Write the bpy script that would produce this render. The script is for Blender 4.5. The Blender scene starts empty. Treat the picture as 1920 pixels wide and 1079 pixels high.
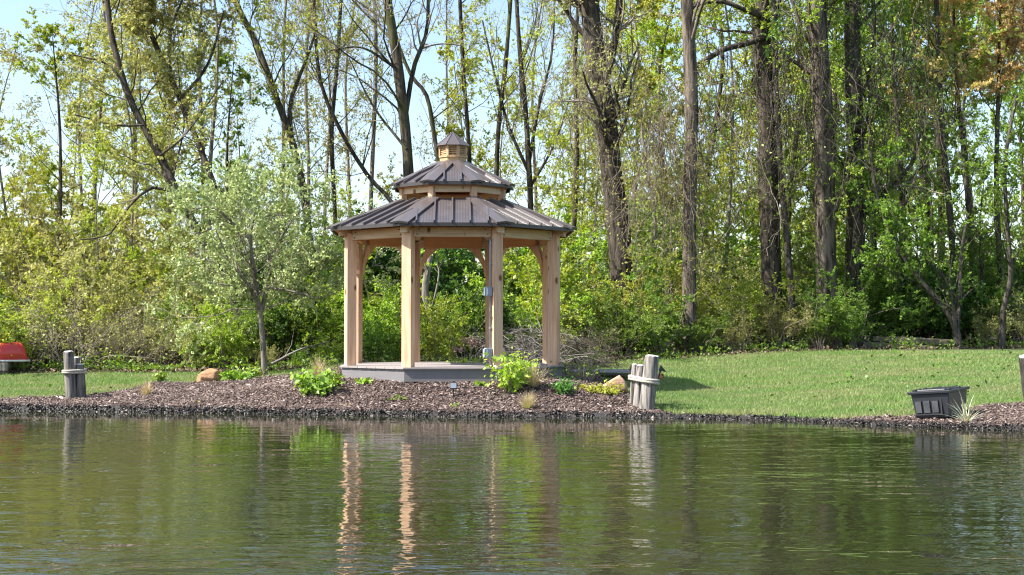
import bpy, math, random
import numpy as np
from mathutils import Vector, Matrix, Quaternion
PI = math.pi
rad = math.radians
S = bpy.context.scene
COL = S.collection

# ------------------------------------------------------------------ camera, sky, sun, exposure
F = 2600.0                       # focal length in pixels of a 1920 wide frame
EYE = Vector((0, 0, 1.15))
PITCH = math.atan((614 - 539.5) / F)
cd = bpy.data.cameras.new('camera'); cam = bpy.data.objects.new('camera', cd); COL.objects.link(cam)
cam.location = EYE; cam.rotation_euler = (PI/2 + PITCH, 0, 0)
cd.sensor_width = 36; cd.lens = 36 * F / 1920; cd.clip_end = 2000; cd.clip_start = .1
S.camera = cam
SUN_EL, SUN_BACK = 47.5, -16         # degrees: height of the sun, and how far it stands behind the picture plane
sun_dir = Vector((-math.cos(rad(SUN_EL))*math.cos(rad(SUN_BACK)), math.cos(rad(SUN_EL))*math.sin(rad(SUN_BACK)), math.sin(rad(SUN_EL))))
W = bpy.data.worlds.new('World'); S.world = W; W.use_nodes = True
wt = W.node_tree; bg = wt.nodes['Background']
sk = wt.nodes.new('ShaderNodeTexSky'); sk.sky_type = 'NISHITA'; sk.sun_disc = False
sk.sun_elevation = rad(SUN_EL); sk.sun_rotation = rad(270 + SUN_BACK); sk.air_density = 1.0; sk.dust_density = 1.4; sk.ozone_density = 1.0
wt.links.new(sk.outputs[0], bg.inputs['Color']); bg.inputs['Strength'].default_value = 0.118
sd = bpy.data.lights.new('sun', 'SUN'); so = bpy.data.objects.new('sun', sd); COL.objects.link(so)
sd.energy = 5.0; sd.angle = rad(.5); sd.color = (1, .95, .87)
so.rotation_euler = (-sun_dir).to_track_quat('-Z', 'Y').to_euler(); so.location = (-20, 10, 30)
S.view_settings.view_transform = 'Standard'; S.view_settings.look = 'None'
S.view_settings.exposure = 1.3; S.view_settings.gamma = 1
S.view_settings.use_curve_mapping = False
S.cycles.max_bounces = 8; S.cycles.transparent_max_bounces = 4; S.cycles.caustics_reflective = False
S.cycles.use_denoising = True; S.cycles.denoising_prefilter = 'ACCURATE'; S.cycles.denoising_input_passes = 'RGB_ALBEDO_NORMAL'; S.cycles.filter_width = 1.15; S.cycles.sample_clamp_indirect = 6; S.cycles.use_adaptive_sampling = False

# ------------------------------------------------------------------ helpers: pixels to points
_f = np.array([0, math.cos(PITCH), math.sin(PITCH)]); _u = np.array([0, -math.sin(PITCH), math.cos(PITCH)])
def ray(px, py):
    d = _f*F + np.array([1, 0, 0])*(px-960) + _u*(539.5-py)
    return d / d[1]
def at(px, py, Y): return Vector(ray(px, py)*Y) + EYE
def mpp(Y): return Y / F          # metres per pixel at distance Y

def wob(x, y, s, seed=0, oct=3):  # cheap smooth noise, about -1..1
    r = np.random.RandomState(seed); o = 0*x + 0*y; a = 1; tot = 0
    for k in range(oct):
        for j in range(3):
            t = r.uniform(0, 2*PI); p = r.uniform(0, 2*PI); q = s*(2**k)*r.uniform(.7, 1.3)
            o = o + a*np.sin((x*math.cos(t)+y*math.sin(t))*q + p)
        tot += a*1.8; a *= .5
    return o/tot

SHX = np.array([-260, -14, -7.08, -4.0, -.75, 1.9, 3.4, 4.57, 5.69, 9, 14, 260.])
SHY = np.array([22, 20.6, 19.17, 18.57, 17.85, 17.6, 17.15, 16.07, 15.4, 13.6, 12, 12.])
def shore(x): return np.interp(x, SHX, SHY) + .035*wob(x, 0*x, 4.0, 5, 4)
GX, GY, GROT, DECK = -.90, 21.0, rad(2.3), .59
def smooth(a, b, v):
    t = np.clip((v-a)/(b-a), 0, 1); return t*t*(3-2*t)
def ground(x, y):
    x = np.asarray(x, float); y = np.asarray(y, float)
    t = y - shore(x)
    lip = np.interp(x, [-7, -2, 2, 4, 6], [.085, .07, .055, .035, .06])
    z = lip*smooth(-.02, .09, t) + .05*np.clip(t, 0, 12) + .012*np.clip(t-12, 0, 60)
    z = np.where(t < 0, np.maximum(-1.2, t*1.5), z)
    m = np.exp(-(np.maximum(np.abs(x-GX+.1)-1.5, 0)/1.3)**2) * smooth(.1, 1.65, t) * (1-smooth(4.6, 7, t))
    z = z + .24*m + np.where(t > .1, .012*wob(x, y, 1.8, 9), 0)
    return z
def gz(x, y): return float(ground(np.array([x]), np.array([y]))[0])
def on_ground(px, py):
    d = ray(px, py); Y = np.arange(12, 70, .02)
    X = d[0]*Y; Z = EYE.z + d[2]*Y
    i = int(np.argmax(Z <= ground(X, Y)))
    return Vector((X[i], Y[i], gz(X[i], Y[i])))
def base(px, Y):
    x = (px-960)/F*Y
    return Vector((x, Y, gz(x, Y)))

# ------------------------------------------------------------------ helpers: objects
def tag(o, label=None, cat=None, group=None, kind=None):
    if label: o['label'] = label
    if cat: o['category'] = cat
    if group: o['group'] = group
    if kind: o['kind'] = kind
    return o
def empty(name, loc, rz=0, label=None, cat=None, group=None):
    o = bpy.data.objects.new(name, None); COL.objects.link(o); o.location = loc; o.rotation_euler = (0, 0, rz)
    o.empty_display_size = .2
    return tag(o, label, cat, group)
def link(name, me, parent=None, loc=(0, 0, 0), rz=0):
    o = bpy.data.objects.new(name, me); COL.objects.link(o); o.parent = parent; o.location = loc; o.rotation_euler = (0, 0, rz)
    return o
def raw_mesh(name, V, quads=None, tris=None, mats=(), smooth_=False, midx=None):
    me = bpy.data.meshes.new(name)
    V = np.asarray(V, np.float32).reshape(-1, 3)
    me.vertices.add(len(V)); me.vertices.foreach_set('co', V.ravel())
    loops, starts, tot = [], [], 0
    if quads is not None and len(quads):
        q = np.asarray(quads, np.int32).reshape(-1, 4); loops.append(q.ravel()); starts.append(np.arange(len(q))*4); tot = len(q)*4
    if tris is not None and len(tris):
        t = np.asarray(tris, np.int32).reshape(-1, 3); loops.append(t.ravel()); starts.append(np.arange(len(t))*3 + tot)
    L = np.concatenate(loops).astype(np.int32); St = np.concatenate(starts).astype(np.int32)
    me.loops.add(len(L)); me.loops.foreach_set('vertex_index', L)
    me.polygons.add(len(St)); me.polygons.foreach_set('loop_start', St)
    if midx is not None: me.polygons.foreach_set('material_index', np.asarray(midx, np.int32))
    for m in mats: me.materials.append(m)
    me.update(calc_edges=True); me.validate()
    if smooth_: me.polygons.foreach_set('use_smooth', np.ones(len(me.polygons), bool))
    return me

class MB:
    def __init__(s): s.v = []; s.f = []; s.m = []; s.cur = 0
    def add(s, vs, fs):
        n = len(s.v); s.v += [tuple(v) for v in vs]; s.f += [tuple(i+n for i in f) for f in fs]; s.m += [s.cur]*len(fs); return s
    def box(s, c, d, M=None, taper=1.0):
        hx, hy, hz = d[0]/2, d[1]/2, d[2]/2
        vs = [Vector((x*hx*(taper if z < 0 else 1), y*hy*(taper if z < 0 else 1), z*hz)) for z in (-1, 1) for y in (-1, 1) for x in (-1, 1)]
        vs = [(M @ v if M else v) + Vector(c) for v in vs]
        return s.add(vs, [(0, 2, 3, 1), (4, 5, 7, 6), (0, 1, 5, 4), (2, 6, 7, 3), (0, 4, 6, 2), (1, 3, 7, 5)])
    def hexa(s, p): return s.add(p, [(3, 2, 1, 0), (4, 5, 6, 7), (0, 1, 5, 4), (1, 2, 6, 5), (2, 3, 7, 6), (3, 0, 4, 7)])   # bottom ring, top ring
    def prism(s, poly, z0, z1):
        n = len(poly); b = [(p[0], p[1], z0) for p in poly]; t = [(p[0], p[1], z1) for p in poly]
        return s.add(b+t, [tuple(range(n))[::-1], tuple(range(n, 2*n))] + [(i, (i+1) % n, n+(i+1) % n, n+i) for i in range(n)])
    def frustum(s, n, r0, z0, r1, z1, a0=0):
        p = []
        for r, z in ((r0, z0), (r1, z1)):
            p += [(r*math.cos(a0+2*PI*i/n), r*math.sin(a0+2*PI*i/n), z) for i in range(n)]
        return s.add(p, [tuple(range(n))[::-1], tuple(range(n, 2*n))] + [(i, (i+1) % n, n+(i+1) % n, n+i) for i in range(n)])
    def tube(s, pts, r, k=8, closed=False, cap=True):
        P = np.array([[list(p) for p in pts]], float); rr = np.full((1, len(pts)), r) if np.isscalar(r) else np.array([r])
        v, q = tubes(P, rr, k)
        fs = [tuple(x) for x in q]; n = len(pts)
        if closed: fs += [((n-1)*k+j, (n-1)*k+(j+1) % k, (j+1) % k, j) for j in range(k)]
        elif cap: fs += [tuple(range(k))[::-1], tuple(range((n-1)*k, n*k))]
        return s.add([Vector(x) for x in v], fs)
    def mesh(s, name, *mats, smooth_=False):
        me = bpy.data.meshes.new(name); me.from_pydata([tuple(v) for v in s.v], [], s.f)
        for m in mats: me.materials.append(m)
        if len(mats) > 1: me.polygons.foreach_set('material_index', s.m)
        if smooth_: me.polygons.foreach_set('use_smooth', [True]*len(me.polygons))
        me.update(); return me
    def build(s, name, mat, parent=None, loc=(0, 0, 0), rz=0, smooth_=False, bevel=0):
        me = s.mesh(name, *(mat if isinstance(mat, (list, tuple)) else [mat]), smooth_=smooth_)
        o = link(name, me, parent, loc, rz)
        if bevel:
            b = o.modifiers.new('bevel', 'BEVEL'); b.width = bevel; b.segments = 2; b.limit_method = 'ANGLE'
        return o

def tubes(P, R, k):               # P (B,n,3), R (B,n) -> verts, quads of B tubes
    B, n, _ = P.shape
    T = np.gradient(P, axis=1); T /= np.linalg.norm(T, axis=2, keepdims=True)+1e-9
    m = T.mean(1); ref = np.where(np.abs(m[:, 2:3]) > .75, np.array([[1., .13, 0]]), np.array([[.07, .05, 1.]]))
    U = np.cross(T, ref[:, None, :]); U /= np.linalg.norm(U, axis=2, keepdims=True)+1e-9
    Vv = np.cross(T, U)
    a = np.arange(k)*2*PI/k
    ring = P[:, :, None, :] + R[:, :, None, None]*(np.cos(a)[None, None, :, None]*U[:, :, None, :] + np.sin(a)[None, None, :, None]*Vv[:, :, None, :])
    V = ring.reshape(-1, 3)
    b = np.arange(B)[:, None, None]*n*k; i = np.arange(n-1)[None, :, None]*k; j = np.arange(k)[None, None, :]; j2 = (j+1) % k
    Q = np.stack([b+i+j, b+i+j2, b+i+k+j2, b+i+k+j], -1).reshape(-1, 4)
    return V, Q
class Soup:                       # accumulates numpy verts + quads
    def __init__(s): s.V = []; s.Q = []; s.n = 0
    def add(s, V, Q): s.V.append(V); s.Q.append(Q+s.n); s.n += len(V); return s
    def mesh(s, name, mat, smooth_=False): return raw_mesh(name, np.concatenate(s.V), quads=np.concatenate(s.Q), mats=[mat], smooth_=smooth_)
def nrm(v): return v/(np.linalg.norm(v, axis=-1, keepdims=True)+1e-9)
def leafquads(rng, P, D, size, aspect=.6, flat=.45, jit=.8, fold=.1, var=.3):
    N = len(P)
    n = nrm(rng.randn(N, 3)) + flat*np.array([-.45, -.45, .5]); n = nrm(n)
    d = D + jit*rng.randn(N, 3); d -= n*(d*n).sum(1, keepdims=True); d = nrm(d)
    s = np.cross(n, d); L = (size*np.exp(var*rng.randn(N)))[:, None]
    V = np.stack([P, P+d*L*.45+s*L*aspect*.5+n*L*fold, P+d*L-n*L*.05, P+d*L*.45-s*L*aspect*.5+n*L*fold], 1).reshape(-1, 3)
    return V, np.arange(4*N).reshape(-1, 4)
def grow(rng, P0, D, L, R, n, wig, up, rt=.3):
    pts = [P0]; d = nrm(D.copy()); st = (L/n)[:, None]
    for i in range(n):
        d = d + rng.randn(*d.shape)*wig; d[:, 2] += up; d = nrm(d); pts.append(pts[-1]+d*st)
    P = np.stack(pts, 1); Rr = R[:, None]*(1-(1-rt)*np.linspace(0, 1, n+1)[None, :])
    return P, Rr
def spawn(rng, P, R, L, c, f0, f1, ang, lr, rr, taperlen=.5, upb=0., rmin=.002):
    B, n, _ = P.shape
    f = rng.uniform(f0, f1, (B, c)); x = f*(n-1); i = np.minimum(x.astype(int), n-2); w = (x-i)[..., None]
    bi = np.arange(B)[:, None]
    p = P[bi, i]*(1-w)+P[bi, i+1]*w; t = nrm(P[bi, i+1]-P[bi, i]); r = R[bi, i]
    q = rng.randn(B, c, 3); q -= t*(q*t).sum(-1, keepdims=True); q = nrm(q); q[..., 2] += upb; q = nrm(q)
    a = rad(ang)*rng.uniform(.7, 1.25, (B, c, 1))
    d = t*np.cos(a)+q*np.sin(a)
    l = L[:, None]*lr*rng.uniform(.6, 1.2, (B, c))*(1-taperlen*f)
    rc = np.maximum(r*rr*rng.uniform(.6, 1.1, (B, c)), rmin)
    return p.reshape(-1, 3), d.reshape(-1, 3), l.ravel(), rc.ravel()
def along(rng, P, k, f0=.15):
    B, n, _ = P.shape
    x = rng.uniform(f0, 1, (B, k))*(n-1); i = np.minimum(x.astype(int), n-2); w = (x-i)[..., None]; bi = np.arange(B)[:, None]
    p = P[bi, i]*(1-w)+P[bi, i+1]*w; t = nrm(P[bi, i+1]-P[bi, i])
    return p.reshape(-1, 3), t.reshape(-1, 3)
def spline(pts, n):               # Catmull-Rom through pts, n samples
    P = np.array([list(p) for p in pts], float); P = np.vstack([2*P[0]-P[1], P, 2*P[-1]-P[-2]])
    out = []; m = len(P)-3
    for u in np.linspace(0, m-1e-6, n):
        i = int(u); t = u-i; a, b, c, d = P[i:i+4]
        out.append(.5*((2*b)+(c-a)*t+(2*a-5*b+4*c-d)*t*t+(3*b-a-3*c+d)*t**3))
    return np.array(out)

# ------------------------------------------------------------------ materials
def mat(name):
    m = bpy.data.materials.new(name); m.use_nodes = True; nt = m.node_tree; b = nt.nodes['Principled BSDF']
    return m, nt, b
def nd(nt, t, **k):
    n = nt.nodes.new(t)
    for a, v in k.items(): setattr(n, a, v)
    return n
def ramp(nt, fac, stops):
    r = nd(nt, 'ShaderNodeValToRGB'); e = r.color_ramp.elements
    while len(e) < len(stops): e.new(.5)
    for x, (p, c) in zip(e, stops): x.position = p; x.color = (*c, 1)
    nt.links.new(fac, r.inputs[0]); return r.outputs[0]
def coords(nt, scale=(1, 1, 1), src='Object', rnd=False):
    t = nd(nt, 'ShaderNodeTexCoord'); mp = nd(nt, 'ShaderNodeMapping'); mp.inputs['Scale'].default_value = scale
    nt.links.new(t.outputs[src], mp.inputs[0])
    if rnd:
        oi = nd(nt, 'ShaderNodeObjectInfo'); cx = nd(nt, 'ShaderNodeCombineXYZ'); ml = nd(nt, 'ShaderNodeMath', operation='MULTIPLY'); ml.inputs[1].default_value = 37
        nt.links.new(oi.outputs['Random'], ml.inputs[0])
        for i in range(3): nt.links.new(ml.outputs[0], cx.inputs[i])
        nt.links.new(cx.outputs[0], mp.inputs['Location'])
    return mp.outputs[0]
def noise(nt, vec, scale, detail=4, rough=.6):
    n = nd(nt, 'ShaderNodeTexNoise'); n.inputs['Scale'].default_value = scale; n.inputs['Detail'].default_value = detail; n.inputs['Roughness'].default_value = rough
    if vec: nt.links.new(vec, n.inputs['Vector'])
    return n.outputs['Fac']
def bump(nt, b, h, strength=.5, dist=.01):
    u = nd(nt, 'ShaderNodeBump'); u.inputs['Strength'].default_value = strength; u.inputs['Distance'].default_value = dist
    nt.links.new(h, u.inputs['Height']); nt.links.new(u.outputs[0], b.inputs['Normal']); return u
def mixc(nt, f, a, b, mode='MIX'):
    m = nd(nt, 'ShaderNodeMix', data_type='RGBA', blend_type=mode)
    for k, v in ((0, f), (6, a), (7, b)):
        if hasattr(v, 'links'): nt.links.new(v, m.inputs[k])
        else: m.inputs[k].default_value = v if k == 0 else (*v, 1)
    return m.outputs[2]

def leaf_mat(name, c, c2=None, trans=.42, rough=.45, var=.5, spec=.3):
    m, nt, b = mat(name); c2 = c2 or tuple(x*.5 for x in c)
    g = nd(nt, 'ShaderNodeNewGeometry'); oi = nd(nt, 'ShaderNodeObjectInfo')
    col = mixc(nt, g.outputs['Random Per Island'], c2, c)
    hv = nd(nt, 'ShaderNodeHueSaturation')
    mr = nd(nt, 'ShaderNodeMapRange'); mr.inputs[3].default_value = 1-var*.45; mr.inputs[4].default_value = 1+var*.45; nt.links.new(oi.outputs['Random'], mr.inputs[0])
    mh = nd(nt, 'ShaderNodeMapRange'); mh.inputs[3].default_value = .485; mh.inputs[4].default_value = .515; nt.links.new(oi.outputs['Random'], mh.inputs[0])
    nt.links.new(mr.outputs[0], hv.inputs['Value']); nt.links.new(mh.outputs[0], hv.inputs['Hue']); nt.links.new(col, hv.inputs['Color'])
    nt.links.new(hv.outputs[0], b.inputs['Base Color']); b.inputs['Roughness'].default_value = rough; b.inputs['Specular IOR Level'].default_value = spec
    tr = nd(nt, 'ShaderNodeBsdfTranslucent'); hs = nd(nt, 'ShaderNodeHueSaturation'); hs.inputs['Saturation'].default_value = 1.15; hs.inputs['Value'].default_value = 1.3; hs.inputs['Hue'].default_value = .49
    nt.links.new(hv.outputs[0], hs.inputs['Color']); nt.links.new(hs.outputs[0], tr.inputs['Color'])
    mx = nd(nt, 'ShaderNodeMixShader'); mx.inputs[0].default_value = trans
    nt.links.new(b.outputs[0], mx.inputs[1]); nt.links.new(tr.outputs[0], mx.inputs[2]); nt.links.new(mx.outputs[0], nt.nodes['Material Output'].inputs[0])
    return m
def chip_mat(name, stops, rough=.8, spec=.25):
    m, nt, b = mat(name); g = nd(nt, 'ShaderNodeNewGeometry')
    nt.links.new(ramp(nt, g.outputs['Random Per Island'], stops), b.inputs['Base Color']); b.inputs['Roughness'].default_value = rough; b.inputs['Specular IOR Level'].default_value = spec
    return m
def bark_mat(name, c1, c2, moss=None, scale=1., depth=.03):
    m, nt, b = mat(name)
    v = coords(nt, (14*scale, 14*scale, 2.2*scale)); h = noise(nt, v, 1, 5, .65)
    h2 = noise(nt, coords(nt, (1, 1, 1)), 1.1, 3)
    col = ramp(nt, h, [(.38, c1), (.58, c2)])
    if moss: col = mixc(nt, ramp(nt, h2, [(.5, (0, 0, 0)), (.68, (.8, .8, .8))]), col, moss)
    nt.links.new(col, b.inputs['Base Color']); b.inputs['Roughness'].default_value = .9; b.inputs['Specular IOR Level'].default_value = .2
    bump(nt, b, h, 1, depth); return m
def wood_mat(name, c1, c2, knot, gscale=(26, 26, 1.6), knots=True, rough=.65, spec=.3, bmp=.25, rndv=.18, lo=.3, hi=.68):
    m, nt, b = mat(name)
    v = coords(nt, gscale, rnd=True); h = noise(nt, v, 1, 5, .6)
    col = ramp(nt, h, [(lo, c1), (hi, c2)])
    h2 = noise(nt, coords(nt, (2.2, 2.2, .9), rnd=True), 1.3, 2)
    col = mixc(nt, ramp(nt, h2, [(.35, (0, 0, 0)), (.7, (.55, .55, .55))]), col, tuple(x*.72 for x in c2))
    if knots:
        vo = nd(nt, 'ShaderNodeTexVoronoi'); vo.inputs['Scale'].default_value = 1; nt.links.new(coords(nt, (4.5, 4.5, 2.6), rnd=True), vo.inputs['Vector'])
        col = mixc(nt, ramp(nt, vo.outputs['Distance'], [(.10, (1, 1, 1)), (.17, (0, 0, 0))]), col, knot)
    oi = nd(nt, 'ShaderNodeObjectInfo'); hv = nd(nt, 'ShaderNodeHueSaturation'); mr = nd(nt, 'ShaderNodeMapRange'); mr.inputs[3].default_value = 1-rndv; mr.inputs[4].default_value = 1+rndv
    nt.links.new(oi.outputs['Random'], mr.inputs[0]); nt.links.new(mr.outputs[0], hv.inputs['Value']); nt.links.new(col, hv.inputs['Color'])
    nt.links.new(hv.outputs[0], b.inputs['Base Color']); b.inputs['Roughness'].default_value = rough; b.inputs['Specular IOR Level'].default_value = spec
    bump(nt, b, h, bmp, .004); return m
def plain(name, c, rough=.5, spec=.5, metal=0, nvar=.15, nscale=6., bmp=0):
    m, nt, b = mat(name); h = noise(nt, coords(nt), nscale, 4)
    nt.links.new(ramp(nt, h, [(.3, tuple(x*(1-nvar) for x in c)), (.7, tuple(min(1, x*(1+nvar)) for x in c))]), b.inputs['Base Color'])
    b.inputs['Roughness'].default_value = rough; b.inputs['Specular IOR Level'].default_value = spec; b.inputs['Metallic'].default_value = metal
    if bmp: bump(nt, b, noise(nt, coords(nt), nscale*8, 3), bmp, .004)
    return m

M = {}
M['cedar'] = wood_mat('cedar_timber', (.50, .275, .15), (.71, .475, .315), (.17, .07, .03), lo=.34, hi=.62, bmp=.4)
M['cedar_beam'] = wood_mat('cedar_beam', (.50, .33, .19), (.70, .52, .35), (.15, .07, .035), gscale=(1.6, 26, 26), lo=.34, hi=.62, bmp=.4)
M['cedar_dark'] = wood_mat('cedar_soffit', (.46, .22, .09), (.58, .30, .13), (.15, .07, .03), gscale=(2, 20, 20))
M['cupola'] = wood_mat('cupola_wood', (.44, .26, .125), (.58, .38, .21), (.2, .1, .04), knots=False)
M['deck'] = wood_mat('composite_deck', (.28, .25, .245), (.34, .305, .295), (.2, .2, .2), gscale=(2, 40, 40), knots=False, rndv=.08)
M['fascia'] = wood_mat('composite_fascia', (.165, .155, .16), (.195, .185, .19), (.15, .15, .15), gscale=(2, 40, 40), knots=False, rndv=.04)
M['weathered'] = wood_mat('weathered_timber', (.065, .058, .05), (.31, .285, .26), (.06, .05, .04), gscale=(30, 30, 2.2), knots=True, rough=.9, bmp=1.0, lo=.40, hi=.58)
M['weathered_dark'] = wood_mat('weathered_timber_dark', (.05, .046, .04), (.21, .19, .165), (.05, .04, .035), gscale=(30, 30, 2.2), knots=True, rough=.9, bmp=1.0, lo=.40, hi=.58)
M['weathered_shaded'] = wood_mat('shaded_timber', (.012, .011, .010), (.075, .066, .058), (.01, .01, .01), gscale=(30, 30, 2.2), knots=False, rough=.9, bmp=1.0, lo=.4, hi=.62)  # near-black tone puts the edge piling's unlit face into the colour
M['endgrain'] = plain('weathered_end_grain', (.55, .55, .53), .85, .2, 0, .3, 20)
M['lumber'] = wood_mat('lumber', (.085, .07, .055), (.17, .145, .11), (.05, .04, .035), gscale=(2, 24, 24), knots=False, rough=.9)
M['conduit'] = plain('conduit_grey', (.30, .34, .40), .4, .5, .3, .08)
M['box'] = plain('junction_box_grey', (.27, .31, .36), .45, .5, 0, .05)
M['white_pvc'] = plain('pvc_white', (.62, .62, .63), .4)
M['rope'] = plain('rope_tan', (.46, .41, .34), .9, .2, 0, .35, 60, .6)
M['black'] = plain('black_iron', (.012, .012, .013), .5, .4, 0, .3)
M['rust'] = plain('rusty_timber', (.16, .075, .045), .85, .2, 0, .3)
M['plastic'] = plain('black_plastic', (.022, .024, .030), .38, .5, 0, .12, 9)
M['plastic_rib'] = plain('grey_plastic', (.11, .115, .125), .4, .5, 0, .1)
M['canoe'] = plain('red_canoe', (.64, .055, .05), .25, .5, 0, .1, 2)
M['gunwale'] = plain('gunwale_white', (.75, .74, .72), .5)
M['solar'] = plain('solar_glass', (.05, .08, .15), .15, .8)
M['rock'] = None
# standing-seam metal: fine pencil ribs run up the slope (object y), spaced along x
m, nt, b = mat('bronze_metal_roof'); v = coords(nt, (1, 1, 1)); wv = nd(nt, 'ShaderNodeTexWave'); wv.bands_direction = 'X'; wv.inputs['Scale'].default_value = 8; nt.links.new(v, wv.inputs[0])
hh = noise(nt, coords(nt, (2, 2, 2), rnd=True), 2, 4)
nt.links.new(ramp(nt, hh, [(.3, (.070, .060, .061)), (.7, (.098, .085, .087))]), b.inputs['Base Color']); b.inputs['Roughness'].default_value = .33; b.inputs['Specular IOR Level'].default_value = .75
bump(nt, b, wv.outputs['Fac'], .5, .004); M['roof'] = m
M['flash'] = plain('bronze_flashing', (.095, .08, .078), .28, .8, 0, .08, 3)
M['trim'] = plain('dark_drip_edge', (.035, .03, .03), .4)
def rockm(name, c1, c2):
    m, nt, b = mat(name); h = noise(nt, coords(nt, (3, 3, 9)), 1.3, 6, .65)
    nt.links.new(ramp(nt, h, [(.3, c1), (.65, c2)]), b.inputs['Base Color']); b.inputs['Roughness'].default_value = .9; bump(nt, b, noise(nt, coords(nt), 22, 6, .7), .8, .02); return m
M['rock'] = rockm('sandstone', (.25, .13, .06), (.47, .28, .15)); M['rock2'] = rockm('sandstone_pale', (.33, .19, .12), (.55, .36, .24))
# ground
m, nt, b = mat('lawn_soil'); h = noise(nt, coords(nt), 1.2, 5); nt.links.new(ramp(nt, h, [(.3, (.05, .095, .016)), (.7, (.10, .13, .035))]), b.inputs['Base Color']); b.inputs['Roughness'].default_value = 1; bump(nt, b, noise(nt, coords(nt), 60, 3), 1, .03); M['lawn'] = m
m, nt, b = mat('mulch_soil'); h = noise(nt, coords(nt), 35, 6, .7); nt.links.new(ramp(nt, h, [(.3, (.02, .012, .010)), (.7, (.10, .062, .055))]), b.inputs['Base Color']); b.inputs['Roughness'].default_value = .95; bump(nt, b, h, 1, .03); M['mulch'] = m
m, nt, b = mat('wet_bank'); h = noise(nt, coords(nt), 26, 6, .7); nt.links.new(ramp(nt, h, [(.3, (.008, .007, .006)), (.7, (.05, .04, .035))]), b.inputs['Base Color']); b.inputs['Roughness'].default_value = .5; bump(nt, b, h, 1, .04); M['bank'] = m
m, nt, b = mat('forest_soil'); h = noise(nt, coords(nt), 7, 7, .7); nt.links.new(ramp(nt, h, [(.3, (.05, .04, .025)), (.5, (.11, .08, .05)), (.7, (.19, .15, .10))]), b.inputs['Base Color']); b.inputs['Roughness'].default_value = 1; bump(nt, b, h, 1, .05); M['forest'] = m
M['grass'] = leaf_mat('grass_blade', (.26, .375, .10), (.11, .20, .045), trans=.3, rough=.5, var=0)
nt = M['grass'].node_tree; hv = [x for x in nt.nodes if x.bl_idname == 'ShaderNodeHueSaturation'][0]; src = hv.inputs['Color'].links[0].from_socket
gp = nd(nt, 'ShaderNodeNewGeometry'); mp_ = nd(nt, 'ShaderNodeMapping'); mp_.inputs['Scale'].default_value = (.55, 1.6, 0); nt.links.new(gp.outputs['Position'], mp_.inputs[0])
nt.links.new(mixc(nt, ramp(nt, noise(nt, mp_.outputs[0], 1.0, 4, .65), [(.44, (0, 0, 0)), (.64, (.8, .8, .8))]), src, (.36, .33, .16)), hv.inputs['Color'])
M['chips'] = chip_mat('mulch_chip', [(0, (.022, .014, .013)), (.45, (.088, .060, .051)), (.8, (.195, .142, .122)), (.94, (.34, .27, .245)), (1, (.52, .44, .40))])
nt = M['chips'].node_tree; b = nt.nodes['Principled BSDF']; src = b.inputs['Base Color'].links[0].from_socket; gp = nd(nt, 'ShaderNodeNewGeometry'); mp_ = nd(nt, 'ShaderNodeMapping'); mp_.inputs['Scale'].default_value = (1.1, 1.6, 0); nt.links.new(gp.outputs['Position'], mp_.inputs[0])
nt.links.new(mixc(nt, ramp(nt, noise(nt, mp_.outputs[0], 1.0, 4, .7), [(.40, (0, 0, 0)), (.66, (.7, .7, .7))]), src, (.19, .142, .120)), b.inputs['Base Color'])
M['clods'] = chip_mat('wet_clod', [(0, (.005, .005, .005)), (.75, (.022, .018, .016)), (.93, (.06, .048, .042)), (1, (.30, .26, .23))], .45, .5)
M['litter'] = chip_mat('leaf_litter', [(0, (.035, .025, .016)), (.5, (.12, .08, .05)), (1, (.33, .25, .18))])
M['l_yellow'] = leaf_mat('leaf_yellow_green', (.50, .55, .10), (.30, .34, .055))
M['l_lime'] = leaf_mat('leaf_lime', (.42, .54, .09), (.22, .34, .045))
M['l_mid'] = leaf_mat('leaf_mid_green', (.25, .38, .065), (.11, .20, .035))
M['l_dark'] = leaf_mat('leaf_dark_green', (.10, .20, .045), (.045, .10, .02))
M['l_olive'] = leaf_mat('leaf_olive', (.46, .46, .16), (.26, .27, .08))
M['l_pale'] = leaf_mat('leaf_pale_silver', (.50, .60, .27), (.27, .36, .11), trans=.25)
M['l_rust'] = leaf_mat('leaf_rust', (.72, .54, .25), (.46, .38, .13))
M['l_hosta'] = leaf_mat('leaf_hosta', (.31, .42, .075), (.16, .27, .04), trans=.3)
M['l_box'] = leaf_mat('leaf_box', (.10, .25, .03), (.05, .12, .02), trans=.2)
M['l_straw'] = leaf_mat('blade_straw', (.62, .50, .33), (.38, .29, .17), trans=.2, spec=.2)
M['l_yucca'] = leaf_mat('blade_pale', (.62, .68, .52), (.34, .42, .27), trans=.15)
M['l_flower'] = leaf_mat('dried_flower', (.50, .38, .32), (.28, .19, .15), trans=.2)
M['bark'] = bark_mat('bark_dark', (.022, .018, .014), (.095, .077, .06))
M['bark_mossy'] = bark_mat('bark_mossy', (.022, .018, .014), (.10, .082, .06), (.09, .10, .025))
M['bark_pale'] = bark_mat('bark_furrowed', (.035, .028, .022), (.18, .145, .115), None, .8, .04)
M['bark_grey'] = bark_mat('bark_grey', (.10, .085, .07), (.26, .23, .19), None, 1.4, .012)
M['bark_black'] = bark_mat('bark_blackish', (.03, .026, .022), (.10, .085, .07))  # dark brown-black bark colour
M['twig'] = plain('twig_grey_brown', (.27, .23, .19), .9, .2, 0, .3, 3)
M['twig_vine'] = plain('twig_vine', (.16, .13, .105), .9, .2, 0, .3, 3)
M['twig_dark'] = plain('twig_dark', (.085, .07, .055), .9, .2, 0, .3, 3)
M['twig_pale'] = plain('twig_bleached', (.19, .17, .16), .9, .2, 0, .3, 3)
m, nt, b = mat('pond_water')
b.inputs['Base Color'].default_value = (.018, .021, .008, 1); b.inputs['Roughness'].default_value = .015; b.inputs['IOR'].default_value = 1.333
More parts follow.
